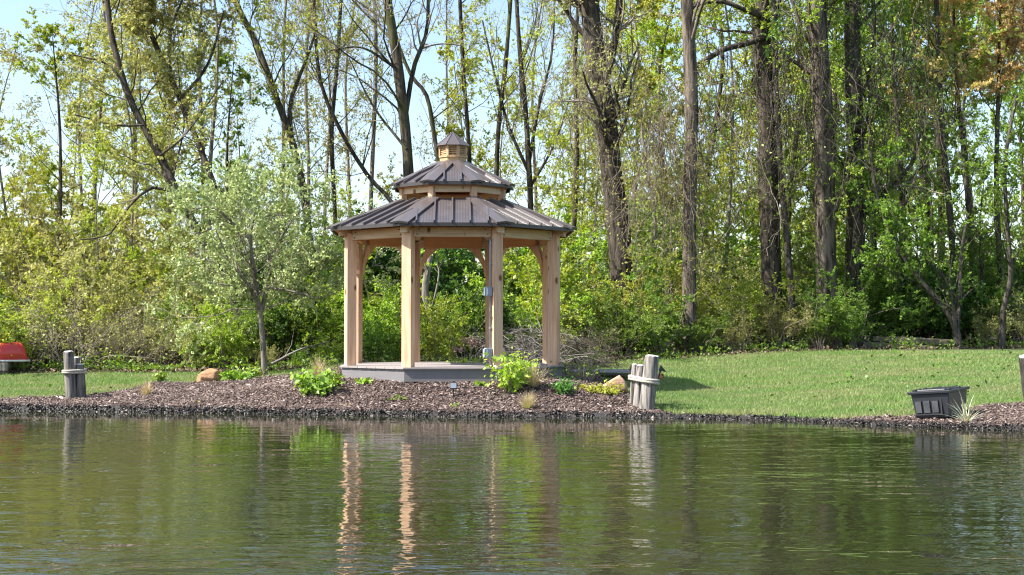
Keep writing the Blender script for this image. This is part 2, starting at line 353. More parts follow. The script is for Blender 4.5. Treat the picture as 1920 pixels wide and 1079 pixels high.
g = nd(nt, 'ShaderNodeNewGeometry'); sp = nd(nt, 'ShaderNodeSeparateXYZ'); nt.links.new(g.outputs['Position'], sp.inputs[0])
mr = nd(nt, 'ShaderNodeMapRange'); mr.inputs[1].default_value = 7; mr.inputs[2].default_value = 18; mr.inputs[3].default_value = 1; mr.inputs[4].default_value = .10; nt.links.new(sp.outputs[1], mr.inputs[0])
def pos_noise(sx, sy, rot, detail, off):
    mp = nd(nt, 'ShaderNodeMapping'); mp.inputs['Scale'].default_value = (sx, sy, 1); mp.inputs['Rotation'].default_value = (0, 0, rot); mp.inputs['Location'].default_value = (off, off*.7, 0)
    nt.links.new(g.outputs['Position'], mp.inputs[0]); return noise(nt, mp.outputs[0], 1, detail, .5)
def madd(a, k, c=None):
    n = nd(nt, 'ShaderNodeMath', operation='MULTIPLY_ADD'); nt.links.new(a, n.inputs[0]); n.inputs[1].default_value = k
    if c: nt.links.new(c, n.inputs[2])
    else: n.inputs[2].default_value = 0
    return n.outputs[0]
hsum = madd(pos_noise(4.2, 8.5, .25, 2, 3), 1.0, madd(pos_noise(1.5, 3.0, -.2, 1, 11), 1.7, madd(pos_noise(13, 20, .1, 1, 7), .10)))
pr = nd(nt, 'ShaderNodeMapRange'); pr.inputs[1].default_value = .38; pr.inputs[2].default_value = .62; pr.inputs[3].default_value = .5; pr.inputs[4].default_value = 1.4; nt.links.new(pos_noise(.22, .45, .5, 2, 29), pr.inputs[0])
m0 = nd(nt, 'ShaderNodeMath', operation='MULTIPLY'); nt.links.new(mr.outputs[0], m0.inputs[0]); nt.links.new(pr.outputs[0], m0.inputs[1])
mm = nd(nt, 'ShaderNodeMath', operation='MULTIPLY'); nt.links.new(hsum, mm.inputs[0]); nt.links.new(m0.outputs[0], mm.inputs[1])
bump(nt, b, mm.outputs[0], 1, .0095); M['water'] = m

# ------------------------------------------------------------------ the ground, in zones
def pip(x, y, poly):
    inside = np.zeros(x.shape, bool); n = len(poly)
    for i in range(n):
        x1, y1 = poly[i]; x2, y2 = poly[(i+1) % n]
        c = ((y1 > y) != (y2 > y)) & (x < (x2-x1)*(y-y1)/((y2-y1) if y2 != y1 else 1e-9)+x1); inside ^= c
    return inside
_mb = [on_ground(px, py) for px, py in ((-260, 755), (0, 748), (130, 745), (200, 738), (250, 728), (290, 716), (350, 718), (430, 712), (500, 706), (560, 701))]
_mr = [on_ground(px, py) for px, py in ((1150, 728), (1185, 745), (1225, 762), (1262, 776), (1300, 781))]
MULCH = [(p.x, p.y) for p in _mb] + [(-3.0, 21.6), (-2.6, 23.4), (.9, 23.3), (1.25, 21.6)] + [(p.x, p.y) for p in _mr] + [(2.3, 17.0), (2.2, 14), (-12, 14)]
_m2 = [on_ground(px, py) for px, py in ((1400, 789), (1560, 789), (1690, 781), (1812, 772), (1850, 759), (1920, 756), (2100, 750))]
MULCH2 = [(p.x, p.y) for p in _m2] + [(14, 14.5), (14, 8), (3, 8)]
BKX = [-260, -14, -7, -3, -1, .2, 1.5, 4, 7, 10, 14, 260]; BKY = [26, 25.2, 24.6, 24.2, 24.0, 24.9, 26.3, 27.4, 28.4, 29.0, 29.5, 32]
def back_edge(x): return np.interp(x, BKX, BKY) + .12*wob(x, 0*x, 2.2, 21)
def zone(x, y):                   # 0 lawn, 1 mulch, 2 forest floor, 3 bank/pond bed
    t = y-shore(x); xx = x+.05*wob(x, y, 9, 3); yy = y+.07*wob(x, y, 7, 4)
    z = np.zeros(x.shape, int)
    z[y > back_edge(x)] = 2
    z[(pip(xx, yy, MULCH) | pip(xx, yy, MULCH2))] = 1
    z[t < .05] = 3
    return z
xs = np.concatenate([-np.geomspace(260, 14.5, 14), np.arange(-14, 14.01, .09), np.geomspace(14.5, 260, 14)])
ts = np.concatenate([[-30, -8, -2, -.8, -.3, -.1, -.05, -.02, 0, .02, .045, .07, .1, .14, .2], np.arange(.28, 14, .1), np.geomspace(14.2, 300, 34)])
GXs, GTs = np.meshgrid(xs, ts); GYs = shore(GXs)+GTs; GZs = ground(GXs, GYs)
near = (np.abs(GXs) < 14) & (GTs > -.1) & (GTs < .12); GZs = GZs + np.where(near, .018*wob(GXs, GYs, 22, 31), 0); GYs = GYs + np.where(near, .03*wob(GXs, GTs, 13, 33), 0)
nr, nc = GXs.shape; VV = np.stack([GXs, GYs, GZs], -1).reshape(-1, 3)
idx = np.arange(nr*nc).reshape(nr, nc); Q = np.stack([idx[:-1, :-1], idx[:-1, 1:], idx[1:, 1:], idx[1:, :-1]], -1).reshape(-1, 4)
cen = VV[Q].mean(1); zn = zone(cen[:, 0], cen[:, 1])
for k, (nm, mt, lb) in enumerate((('lawn', 'lawn', 'mown green lawn behind the pond bank'), ('mulch_bed', 'mulch', 'brown mulch bed sloping from the gazebo to the water'),
                                  ('forest_floor', 'forest', 'woodland floor under the thicket'), ('pond_bank', 'bank', 'dark wet soil edge of the pond'))):
    q = Q[zn == k]; u, inv = np.unique(q, return_inverse=True)
    o = link(nm, raw_mesh(nm, VV[u], quads=inv.reshape(-1, 4), mats=[M[mt]], smooth_=True)); tag(o, lb, kind='structure')
w = MB(); w.add([(-260, -60, 0), (260, -60, 0), (260, 23, 0), (-260, 23, 0)], [(0, 1, 2, 3)])
tag(w.build('pond_water', M['water']), 'rippled green pond water reflecting the trees', kind='structure')

# loose material: grass blades, mulch chips, wet clods, leaf litter
rng = np.random.RandomState(1)
def scatter(n, x0, x1, t0, t1, want, dens=None):
    x = rng.uniform(x0, x1, n); t = rng.uniform(t0, t1, n); y = shore(x)+t
    keep = (zone(x, y) == want) & (np.abs(x) < y*.40+.3)
    if dens is not None: keep &= rng.uniform(0, 1, n) < dens(x, y)
    return x[keep], y[keep]
xg, yg = scatter(520000, -9.5, 11.5, .03, 13.2, 0, lambda x, y: np.clip(1.15-.05*(y-17), .45, 1))
def blades(x, y, z, h, w, lean, rng):
    N = len(x); a = rng.uniform(0, 2*PI, N); ca, sa = np.cos(a), np.sin(a)
    l = rng.randn(N, 2)*lean*h[:, None]
    V = np.empty((N, 3, 3)); V[:, 0] = np.stack([x-ca*w, y-sa*w, z-.01], 1); V[:, 1] = np.stack([x+ca*w, y+sa*w, z-.01], 1); V[:, 2] = np.stack([x+l[:, 0], y+l[:, 1], z+h], 1)
    return V.reshape(-1, 3), np.arange(3*N).reshape(-1, 3)
tt = yg-shore(xg); hg = (.028+.012*wob(xg, yg, 1.3, 41)+.035*np.exp(-np.maximum(tt-.1, 0)/.25))*np.exp(.3*rng.randn(len(xg)))
V, T = blades(xg, yg, ground(xg, yg), hg, .0042+.00012*(yg-17), .55, rng)
tag(link('lawn_grass', raw_mesh('lawn_grass', V, tris=T, mats=[M['grass']])), 'short sunlit green grass blades of the lawn', 'grass', kind='stuff')
def wedges(x, y, z, L, w, h, rng, tilt=.35):
    N = len(x); a = rng.uniform(0, 2*PI, N); d = np.stack([np.cos(a), np.sin(a), rng.randn(N)*tilt], 1); d = nrm(d)
    s = np.stack([-np.sin(a), np.cos(a), rng.randn(N)*tilt], 1); s = nrm(s); n = np.cross(d, s); c = np.stack([x, y, z], 1); L = L[:, None]; w = w[:, None]; h = h[:, None]
    V = np.stack([c-d*L/2-s*w/2, c-d*L/2+s*w/2, c+d*L/2, c+n*h-d*L*.1], 1).reshape(-1, 3); b = np.arange(N)[:, None]*4
    T = np.concatenate([b+[0, 1, 3], b+[1, 2, 3], b+[2, 0, 3], b+[0, 2, 1]], 0)
    return V, T
x1, y1 = scatter(105000, -9, 2.6, .0, 5.5, 1, lambda x, y: np.where(y > 21, .25, 1)); x2, y2 = scatter(26000, 2.6, 9, .0, 3.5, 1); xc = np.r_[x1, x2]; yc = np.r_[y1, y2]; N = len(xc)
V, T = wedges(xc, yc, ground(xc, yc)+rng.uniform(.0, .018, N), np.minimum(.045*np.exp(.6*rng.randn(N)), .16), .015*np.exp(.45*rng.randn(N)), .009*np.exp(.4*rng.randn(N)), rng)
tag(link('mulch_chips', raw_mesh('mulch_chips', V, tris=T, mats=[M['chips']])), 'shredded brown bark mulch covering the bed', 'mulch', kind='stuff')
n = 11000; xk = rng.uniform(-9, 9, n); tk = rng.uniform(-.05, .075, n); yk = shore(xk)+tk; ok = (np.abs(xk) < yk*.4)
xk, yk = xk[ok], yk[ok]; N = len(xk)
V, T = wedges(xk, yk, np.maximum(ground(xk, yk), -.01)+rng.uniform(-.015, .012, N), .04*np.exp(.6*rng.randn(N)), .022*np.exp(.4*rng.randn(N)), .012*np.exp(.5*rng.randn(N)), rng, .5)
tag(link('wet_clods', raw_mesh('wet_clods', V, tris=T, mats=[M['clods']])), 'black wet clods, pebbles and roots along the waterline', 'soil', kind='stuff')
n = 17000; xl = rng.uniform(-10, 12, n); yl = back_edge(xl)+np.abs(rng.randn(n))*1.1-.25; ok = (np.abs(xl) < yl*.42) & (rng.uniform(0, 1, n) < np.interp(xl, [.5, 2.5], [1, .3])); xl, yl = xl[ok], yl[ok]; N = len(xl)
V, Qd = leafquads(rng, np.stack([xl, yl, ground(xl, yl)+rng.uniform(.0, .05, N)], 1), np.c_[rng.randn(N, 2), np.zeros(N)], .055, .6, 1.2)
tag(link('leaf_litter', raw_mesh('leaf_litter', V, quads=Qd, mats=[M['litter']])), 'dead brown leaves along the edge of the thicket', 'leaf litter', kind='stuff')

n = 12000; xw = rng.uniform(-10, 12, n); cl_ = wob(xw, 0*xw, 3.1, 55); yw = back_edge(xw)+np.abs(rng.randn(n))*.55-.12; ok = (np.abs(xw) < yw*.42) & (rng.uniform(-.8, .7, n) < cl_); xw, yw = xw[ok], yw[ok]; N = len(xw)
V, Qd = leafquads(rng, np.stack([xw, yw, ground(xw, yw)+np.abs(rng.randn(N))*.11*(1+.8*wob(xw, yw, 2.3, 56))], 1), np.c_[rng.randn(N, 2), np.full(N, .8)], .06, .55, .4)
tag(link('ground_weeds', raw_mesh('ground_weeds', V, quads=Qd, mats=[M['l_mid']])), 'low green weeds along the shady foot of the thicket', 'weeds', kind='stuff')

n = 150; xf = rng.uniform(-6, 7, n); yf = rng.uniform(7, 17.6, n); ok = (shore(xf)-yf > .15) & (np.abs(xf) < yf*.38); xf, yf = xf[ok], yf[ok]; N = len(xf)
V, Qd = leafquads(rng, np.stack([xf, yf, np.full(N, .004)], 1), np.c_[rng.randn(N, 2), np.zeros(N)], .022, .6, 0, .3, .02); V[:, 2] = .004+.002*rng.rand(len(V))
tag(link('floating_leaves', raw_mesh('floating_leaves', V, quads=Qd, mats=[M['litter']])), 'specks of fallen leaves floating on the pond', 'floating leaves', kind='stuff')

xv, yv = scatter(5200, -9.5, 11.5, .3, 12.5, 0, lambda x, y: np.clip(.18+.5*wob(x, y, .9, 61), .03, .8)); N = len(xv)
V, Qd = leafquads(rng, np.stack([xv, yv, ground(xv, yv)+.035+.01*rng.rand(N)], 1), np.c_[rng.randn(N, 2), np.full(N, .3)], .045, .75, .6)
tag(link('clover_patches', raw_mesh('clover_patches', V, quads=Qd, mats=[M['l_box']])), 'darker clover and weed patches in the lawn', 'clover', kind='stuff')

# ------------------------------------------------------------------ the gazebo
T8 = math.tan(PI/8); C8 = math.cos(PI/8)
gz0 = empty('gazebo', (GX, GY, DECK), GROT, 'octagonal cedar gazebo with two-tier bronze metal roof and louvred cupola', 'gazebo')
V8 = [PI/8+k*PI/4 for k in range(8)]; F8 = [k*PI/4 for k in range(8)]
def ring8(name, me, angs, loc=(0, 0, 0), parent=None, label=None):
    out = []
    for a in angs:
        o = link(name, me, parent or gz0, loc, a)
        if label: o['label'] = label
        out.append(o)
    return out
# deck: boards clipped to the octagon, fascia boards round it
RD = 1.78
def clip_strip(y0, y1, R):
    ap = R*C8; hs = R*math.sin(PI/8)
    def half(y): return ap if abs(y) <= hs else ap-(abs(y)-hs)
    ys = sorted({y0, y1, *[s for s in (-hs, hs) if y0 < s < y1]})
    return [(half(y), y) for y in ys] + [(-half(y), y) for y in reversed(ys)]
nb = 24; ap = RD*C8
for i in range(nb):
    y0 = -ap+2*ap*i/nb; y1 = -ap+2*ap*(i+1)/nb-.006
    p = clip_strip(y0, y1, RD); p = [(x, y) for x, y in p]
    if p[0][0]-p[-1][0] < .02 and len(p) < 4: continue
    MB().prism(p, -.026+random.Random(i).uniform(0, .0015), 0).build('deck_board', M['deck'], gz0)
hw = (ap-.03)*T8
ring8('fascia_board', MB().hexa([(-hw, -ap+.03, -.20), (hw, -ap+.03, -.20), (hw-.012, -ap+.058, -.20), (-hw+.012, -ap+.058, -.20), (-hw, -ap+.03, -.029), (hw, -ap+.03, -.029), (hw-.012, -ap+.058, -.029), (-hw+.012, -ap+.058, -.029)]).mesh('fascia_board', M['fascia']), F8)
RP = 1.618; PW = .14
ring8('post', MB().box((0, -RP, .965), (PW, PW, 1.93)).mesh('post', M['cedar']), V8)
apb = RP*C8
bl = 2*RP*math.sin(PI/8)-PW*1.06
ring8('beam', MB().box((0, -apb+.012, 1.905), (bl, .085, .135)).mesh('beam', M['cedar_beam']), F8)
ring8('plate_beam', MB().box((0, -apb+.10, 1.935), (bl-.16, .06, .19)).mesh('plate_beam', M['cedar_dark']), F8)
ring8('rafter_tail', MB().add([(-.05, -RP-.17, 1.885), (.05, -RP-.17, 1.885), (.05, -RP+.5, 2.12), (-.05, -RP+.5, 2.12), (-.05, -RP-.17, 1.965), (.05, -RP-.17, 1.965), (.05, -RP+.5, 2.22), (-.05, -RP+.5, 2.22)],
     [(3, 2, 1, 0), (4, 5, 6, 7), (0, 1, 5, 4), (1, 2, 6, 5), (2, 3, 7, 6), (3, 0, 4, 7)]).mesh('rafter_tail', M['cedar_beam']), V8)
bolt = MB().tube([(0, .004, 0), (0, -.009, 0)], .009, 6).mesh('bolt', M['black'])
for a in F8:
    for sx in (-1, 1):
        for z in (1.868, 1.94): link('bolt', bolt, gz0, tuple(Matrix.Rotation(a, 3, 'Z') @ Vector((sx*(bl/2-.05-(.03 if z > 1.9 else 0)), -apb-.032, z))), a)
# curved knee braces under the side and rear beams
def brace_mesh(sgn):
    mb = MB(); hb = bl/2; n = 7; inn = []; outr = []
    for i in range(n+1):
        t = i/n
        inn.append((hb-.035-.25*t**1.9-.02*t, 1.38+.455*t**.85)); outr.append((hb+.004-.11*max(0, (t-.35)/.65)**1.1, 1.38+.455*t))
    for i in range(n):
        a, b_, c, d = inn[i], inn[i+1], outr[i+1], outr[i]
        P = []
        for y in (-apb-.025, -apb+.055): P += [(sgn*a[0], y, a[1]), (sgn*d[0], y, d[1]), (sgn*c[0], y, c[1]), (sgn*b_[0], y, b_[1])]
        mb.add(P, [(0, 1, 2, 3), (7, 6, 5, 4), (0, 3, 7, 4), (1, 0, 4, 5), (2, 1, 5, 6), (3, 2, 6, 7)])
    me = mb.mesh('brace', M['cedar']); return me
bmL, bmR = brace_mesh(-1), brace_mesh(1)
for k in (2, 3, 4, 5, 6): ring8('brace', bmL, [F8[k]]); ring8('brace', bmR, [F8[k]])
# roofs
def slope(ape, ze, apt, zt, r): return ze+(zt-ze)*(ape-r)/(ape-apt)
def tier(ape, ze, apt, zt, seams, capw, rise):
    he, ht = ape*T8, apt*T8
    n = Vector((0, -(zt-ze), ape-apt)).normalized()
    def P(x, r, o=0): return Vector((x, -r, slope(ape, ze, apt, zt, r)))+n*o
    pm = MB().hexa([P(-he, ape), P(he, ape), P(ht, apt), P(-ht, apt), P(-he, ape, .014), P(he, ape, .014), P(ht, apt, .014), P(-ht, apt, .014)]).mesh('roof_panel', M['roof'])
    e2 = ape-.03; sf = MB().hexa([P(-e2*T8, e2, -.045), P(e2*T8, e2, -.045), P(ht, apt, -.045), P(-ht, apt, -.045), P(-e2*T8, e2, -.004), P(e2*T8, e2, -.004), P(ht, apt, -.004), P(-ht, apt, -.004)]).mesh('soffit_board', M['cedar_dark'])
    q = []
    for s in seams:
        rt = max(apt+.002, (abs(s)+.03)/T8 if abs(s) > ht-.03 else 0)
        if rt > ape-.12: rt = ape-.12
        q.append(MB().hexa([P(s-.013, ape+.004, .012), P(s+.013, ape+.004, .012), P(s+.013, rt, .012), P(s-.013, rt, .012), P(s-.010, ape+.004, .052), P(s+.010, ape+.004, .052), P(s+.010, rt, .052), P(s-.010, rt, .052)]).mesh('seam', M['flash']))
    for a in F8:
        o = link('roof_panel', pm, gz0, (0, 0, 0), a)
        for me in q: link('seam', me, o)
        link('soffit_board', sf, gz0, (0, 0, 0), a)
        hd = ape+.006
        link('drip_edge', MB().hexa([(-hd*T8, -hd, ze-.035), (hd*T8, -hd, ze-.035), ((hd-.02)*T8, -hd+.02, ze-.035), (-(hd-.02)*T8, -hd+.02, ze-.035), (-hd*T8, -hd, ze+.016), (hd*T8, -hd, ze+.016), ((hd-.02)*T8, -hd+.02, ze+.016), (-(hd-.02)*T8, -hd+.02, ze+.016)]).mesh('drip_edge', M['trim']), gz0, (0, 0, 0), a)
    # hip cap: folded strip over the hip, in the frame of a vertex (hip lies in x=0)
    mb = MB(); Re, Rt = (ape+.012)/C8, (apt-.004)/C8
    def hp(sd, R, r_in, o):       # point on facet at side sd: start at the hip, step away perpendicular to it within the facet
        a = sd*PI/8; t = Vector((math.cos(a), math.sin(a), 0)); out = Vector((math.sin(a), -math.cos(a), 0))
        zz = slope(ape, ze, apt, zt, R*C8); hip = Vector((0, -R, zz))
        hipdir = (Vector((0, -Rt, zt))-Vector((0, -Re, slope(ape, ze, apt, zt, Re*C8)))).normalized()
        nn = (out*((zt-ze)/(ape-apt))+Vector((0, 0, 1))).normalized()
        w = hipdir.cross(nn)*(-sd) if False else nn.cross(hipdir)*(1 if sd > 0 else -1)
        if w.dot(t)*sd < 0: w = -w
        return hip+w*r_in+nn*o
    for sd in (-1, 1):
        wE = capw
        top = [hp(sd, Re, 0, rise), hp(sd, Re, wE, rise), hp(sd, Rt, wE, rise), hp(sd, Rt, 0, rise)]
        bot = [hp(sd, Re, 0, .015), hp(sd, Re, wE, .015), hp(sd, Rt, wE, .015), hp(sd, Rt, 0, .015)]
        for P4 in (top, bot):
            P4[0].x = P4[3].x = 0
        for P4 in (top, bot):      # keep the strip from reaching past the eave
            zc = P4[1]
        mb.add(bot+top, [(4, 5, 6, 7), (0, 1, 5, 4), (1, 2, 6, 5), (2, 3, 7, 6)] if sd > 0 else [(7, 6, 5, 4), (4, 5, 1, 0), (5, 6, 2, 1), (6, 7, 3, 2)])
    ring8('hip_cap', mb.mesh('hip_cap', M['flash']), V8)
tier(1.775, 2.000, .76, 2.435, (-.50, -.25, 0, .25, .50), .135, .046)
tier(.875, 2.672, .20, 3.03, (-.125, .125), .115, .046)
R2 = .80; ap2 = R2*C8
ring8('clerestory_post', MB().box((0, -R2, 2.48), (.085, .085, .28)).mesh('clerestory_post', M['cedar']), V8)
ring8('clerestory_beam', MB().box((0, -ap2+.006, 2.585), (2*R2*math.sin(PI/8)-.09, .05, .085)).mesh('clerestory_beam', M['cedar_beam']), F8)
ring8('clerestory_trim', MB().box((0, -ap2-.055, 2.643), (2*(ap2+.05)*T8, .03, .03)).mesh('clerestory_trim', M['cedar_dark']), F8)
# cupola
cu = MB().frustum(8, .212, 2.97, .212, 3.125, PI/8).build('cupola', M['cupola'], gz0)
MB().frustum(8, .228, 3.125, .228, 3.147, PI/8).build('sill_trim', M['cupola'], cu)
MB().frustum(8, .165, 3.147, .165, 3.30, PI/8).build('core', M['black'], cu)
cp = MB().box((0, -.205, 3.222), (.042, .032, .15)).mesh('corner_post', M['cupola'])
for a in V8: link('corner_post', cp, cu, (0, 0, 0), a)
sl = MB().box((0, -.186, 0), (.125, .006, .03), Matrix.Rotation(rad(-38), 3, 'X')).mesh('louver_slat', M['cupola'])
for a in F8:
    for i in range(5): link('louver_slat', sl, cu, (0, 0, 3.165+.028*i), a)
MB().frustum(8, .215, 3.288, .215, 3.303, PI/8).build('head_trim', M['cupola'], cu)
MB().frustum(8, .272, 3.303, .012, 3.515, PI/8).build('cupola_roof', M['flash'], cu)
hr = MB().tube([(0, -.272, 3.306), (0, -.012, 3.518)], .006, 5).mesh('hip_rib', M['flash'])
for a in V8: link('hip_rib', hr, cu, (0, 0, 0), a)
# conduit and boxes on the left face of the front right post
pa = V8[0]; fr = lambda x, y, z: tuple(Matrix.Rotation(pa, 3, 'Z') @ Vector((x, y, z)))
MB().tube([fr(-.092, -RP, 0.01), fr(-.092, -RP, 1.70), fr(-.090, -RP, 1.76), fr(-.086, -RP+.02, 1.83)], .014, 8).build('conduit', M['conduit'], gz0, smooth_=True)
cl = MB().box((-.088, -RP, 0), (.034, .05, .016)).mesh('conduit_strap', M['conduit'])
for z in (.55, 1.45, 1.72): link('conduit_strap', cl, gz0, (0, 0, z), pa)
for z in (.20, 1.06):
    jb = MB().box((-.125, -RP-.004, z), (.10, .075, .135)).build('junction_box', M['box'], gz0, (0, 0, 0), pa, bevel=.006)
    MB().box((-.186, -RP-.004, z), (.022, .062, .115)).build('box_cover', M['box'], jb, bevel=.005)
    MB().box((-.125, -RP-.046, z), (.06, .010, .09)).build('cover_plate', M['box'], jb)
e = RD-.005
MB().tube([fr(-.092, -RP, .012), fr(-.09, -RP-.05, .018), fr(-.085, -e-.02, .016), fr(-.08, -e-.035, -.03), fr(-.08, -e-.04, -.2)], .012, 8).build('cable', M['white_pvc'], gz0, smooth_=True)
# low boardwalk beside the deck
bw = empty('boardwalk', (1.25, 21.55, 0), rad(-4), 'low grey boardwalk leading from the gazebo deck behind the twiggy bush', 'boardwalk')
for i in range(6): MB().box((0, (i-2.5)*.145, .475), (1.5, .138, .03)).build('plank', M['deck'], bw)
MB().box((0, -.43, .435), (1.5, .03, .03)).build('shadow_edge_board', M['trim'], bw)  # dark colour stands for the black shadow beneath the planks

# ------------------------------------------------------------------ pilings, rope, anchor
def piling(name, foot, top, r, label, group, mt='weathered', seed=0):
    rr = np.random.RandomState(seed); foot = Vector(foot); top = Vector(top); ax = top-foot; L = ax.length; n = 10; k = 18
    root = empty(name, foot, 0, label, 'piling', group)
    z = np.array([-.25, 0]+list(np.linspace(.08, L-.03, n-3))+[L]); k0 = rr.uniform(.95, 1.05, k)
    rot = ax.to_track_quat('Z', 'Y'); V = []
    for i, zz in enumerate(z):
        rad_ = r*(1.06-.10*max(zz, 0)/L)*(.93 if i == n-1 else 1)
        for j in range(k):
            a = 2*PI*j/k; q = rad_*k0[j]*(1+.018*math.sin(7*a+seed+zz*2))
            V.append(rot @ Vector((q*math.cos(a), q*math.sin(a), zz+(rr.uniform(-.006, .006) if i == n-1 else 0))))
    fs = [(i*k+j, i*k+(j+1) % k, (i+1)*k+(j+1) % k, (i+1)*k+j) for i in range(n-1) for j in range(k)]
    mb = MB().add(V, fs); mb.build('shaft', M[mt], root, smooth_=True)
    c = rot @ Vector((0, 0, L+.004)); mb = MB()
    ringv = [V[(n-1)*k+j] for j in range(k)]; inner = [rot @ Vector((r*.55*math.cos(2*PI*j/k), r*.55*math.sin(2*PI*j/k), L+.014)) for j in range(k)]
    mb.add(ringv+inner+[rot @ Vector((0, 0, L+.017))], [(j, (j+1) % k, k+(j+1) % k, k+j) for j in range(k)]+[(k+j, k+(j+1) % k, 2*k) for j in range(k)])
    mb.build('end_grain', M['endgrain'], root, smooth_=False)
    return root
def hull(pts):
    pts = sorted(set(pts)); 
    def half(p):
        h = []
        for q in p:
            while len(h) > 1 and (h[-1][0]-h[-2][0])*(q[1]-h[-2][1])-(h[-1][1]-h[-2][1])*(q[0]-h[-2][0]) <= 0: h.pop()
            h.append(q)
        return h
    a = half(pts); b_ = half(pts[::-1]); return a[:-1]+b_[:-1]
def rope(circles, zc, label, turns=2, slopez=0., r=.017):
    pts = []
    for (x, y, R) in circles:
        for i in range(24): pts.append((x+(R+r)*math.cos(2*PI*i/24), y+(R+r)*math.sin(2*PI*i/24)))
    h = hull(pts); cx = sum(p[0] for p in h)/len(h); cy = sum(p[1] for p in h)/len(h)
    root = empty('rope', (cx, cy, zc), 0, label, 'rope', None)
    rr = random.Random(int(zc*1000))
    for t in range(turns):
        z0 = (t-(turns-1)/2)*r*1.9; ph = rr.uniform(0, 6)
        P = [(x-cx+rr.uniform(-.002, .002), y-cy, z0+slopez*(x-cx)+.007*math.sin(ph+i*.25)) for i, (x, y) in enumerate(h)]
        MB().tube(P, r, 8, closed=True).build('rope_turn', M['rope'], root, smooth_=True)
g1 = 'weathered pilings by the canoe side of the lawn'; g2 = 'weathered pilings at the end of the mulch bed'
def pile_px(name, bx, by, tx, ty, wpx, label, group, mt, seed, dY=0, topdY=0):
    f = on_ground(bx, by); f = Vector((f.x*(f.y+dY)/f.y, f.y+dY, gz(f.x, f.y+dY)-.02)); t = at(tx, ty, f.y+topdY); r = wpx/2*mpp(f.y)
    piling(name, f, t, r, label, group, mt, seed); return f, t, r
A = pile_px('piling', 134, 748, 128.5, 660, 20, 'tallest grey piling of the roped trio on the bank beside the canoe lawn', g1, 'weathered_dark', 1)
B = pile_px('piling', 153, 747, 149.5, 684, 17, 'shortest dark piling of the roped trio on the bank beside the canoe lawn', g1, 'weathered_dark', 2, -.02)
C = pile_px('piling', 146, 745, 143, 671, 13, 'thin middle piling tucked behind the other two near the canoe lawn', g1, 'weathered_dark', 3, .17)
def mid(P, z): f, t, r = P; k = (z-f.z)/(t.z-f.z); return (f.x+(t.x-f.x)*k, f.y+(t.y-f.y)*k, r*1.0)
zr = at(140, 697, A[0].y).z
rope([mid(A, zr), mid(B, zr), mid(C, zr)], zr, 'pale rope wound twice around the dark pilings near the canoe lawn', 2, .03)
D = pile_px('piling', 1212, 769, 1222.5, 668, 27, 'tallest thick grey piling leaning at the tip of the mulch bed', g2, 'weathered', 4)
E = pile_px('piling', 1195, 764, 1201.5, 686, 17, 'short cracked piling nearest the thick tall one at the bed tip', g2, 'weathered', 5, .05)
Gp = pile_px('piling', 1185.5, 763, 1190, 684, 11, 'thinnest short piling on the gazebo side of the roped group', g2, 'weathered', 6, .12)
zr = at(1210, 713, D[0].y).z
rope([mid(D, zr), mid(E, zr), mid(Gp, zr)], zr, 'thick pale rope wound twice around the leaning pilings at the bed tip', 2, -.12, .02)
f = on_ground(1936, 752); t = at(1925, 668, f.y-.1)
piling('piling', f, t, 15*mpp(f.y), 'lone dark piling leaning at the frame edge above the mulch', 'lone piling', 'weathered_shaded', 8)
# anchor leaning behind the pilings
ab = at(1212, 716, 18.35); an = empty('anchor', ab, 0, 'black iron anchor with upturned flukes leaning behind the tall pilings', 'anchor')
pl = lambda px, py: at(px, py, 18.35)-ab
for s in ((1212, 724, 1195, 716, 1184, 692), (1212, 724, 1229, 718, 1239, 692)):
    MB().tube([tuple(x) for x in spline([pl(s[0], s[1]), pl(s[2], s[3]), pl(s[4], s[5])], 9)], [.022-.001*i for i in range(9)], 8).build('arm', M['black'], an, smooth_=True)
    c = pl(s[4], s[5]); sg = 1 if s[4] > 1212 else -1
    MB().add([c+Vector((-.035, -.03, -.02)), c+Vector((.075*1, -.03, -.045)), c+Vector((.0, -.03, .05)), c+Vector((-.035, .03, -.02)), c+Vector((.075, .03, -.045)), c+Vector((0, .03, .05))], [(0, 1, 2), (5, 4, 3), (0, 3, 4, 1), (1, 4, 5, 2), (2, 5, 3, 0)]).build('fluke', M['black'], an)
MB().tube([pl(1212, 724), pl(1214, 700)+Vector((0, .1, 0)), pl(1213, 690)+Vector((0, .2, 0))], .02, 8).build('shank', M['black'], an, smooth_=True)
MB().box(pl(1224, 708)+Vector((0, .06, 0)), (.30, .06, .06), Matrix.Rotation(rad(-8), 3, 'Y')).build('stock', M['rust'], an, bevel=.008)

# ------------------------------------------------------------------ boulders
def boulder(name, c, dims, seed, mt, label, rz=0, flat=.2):
    import bmesh
    bm = bmesh.new(); bmesh.ops.create_icosphere(bm, subdivisions=4, radius=1); r = np.random.RandomState(seed)
    pl_ = [(nrm(r.randn(3)), r.uniform(.62, .9)) for _ in range(11)]
    for v in bm.verts:
        p = np.array(v.co)
        for n_, d_ in pl_:
            k = p@n_-d_
            if k > 0: p = p-n_*k*.88
        p = p*(1+.03*wob(p[0]*1., p[1]+p[2], 5, seed)); v.co = Vector(p*np.array(dims))
    me = bpy.data.meshes.new(name); bm.to_mesh(me); bm.free(); me.materials.append(M[mt]); me.polygons.foreach_set('use_smooth', [True]*len(me.polygons))
    o = link(name, me, None, c, rz); return tag(o, label, 'boulder')
p = on_ground(388, 717); boulder('boulder', p+Vector((0, .12, .075)), (.22, .19, .15), 3, 'rock', 'rounded rust-brown sandstone boulder on the mulch near the canoe side lawn', .3)
p = on_ground(1158, 737); boulder('boulder', p+Vector((0, .12, .08)), (.22, .2, .17), 12, 'rock2', 'pale angular sandstone boulder behind the leaning pilings', .9)

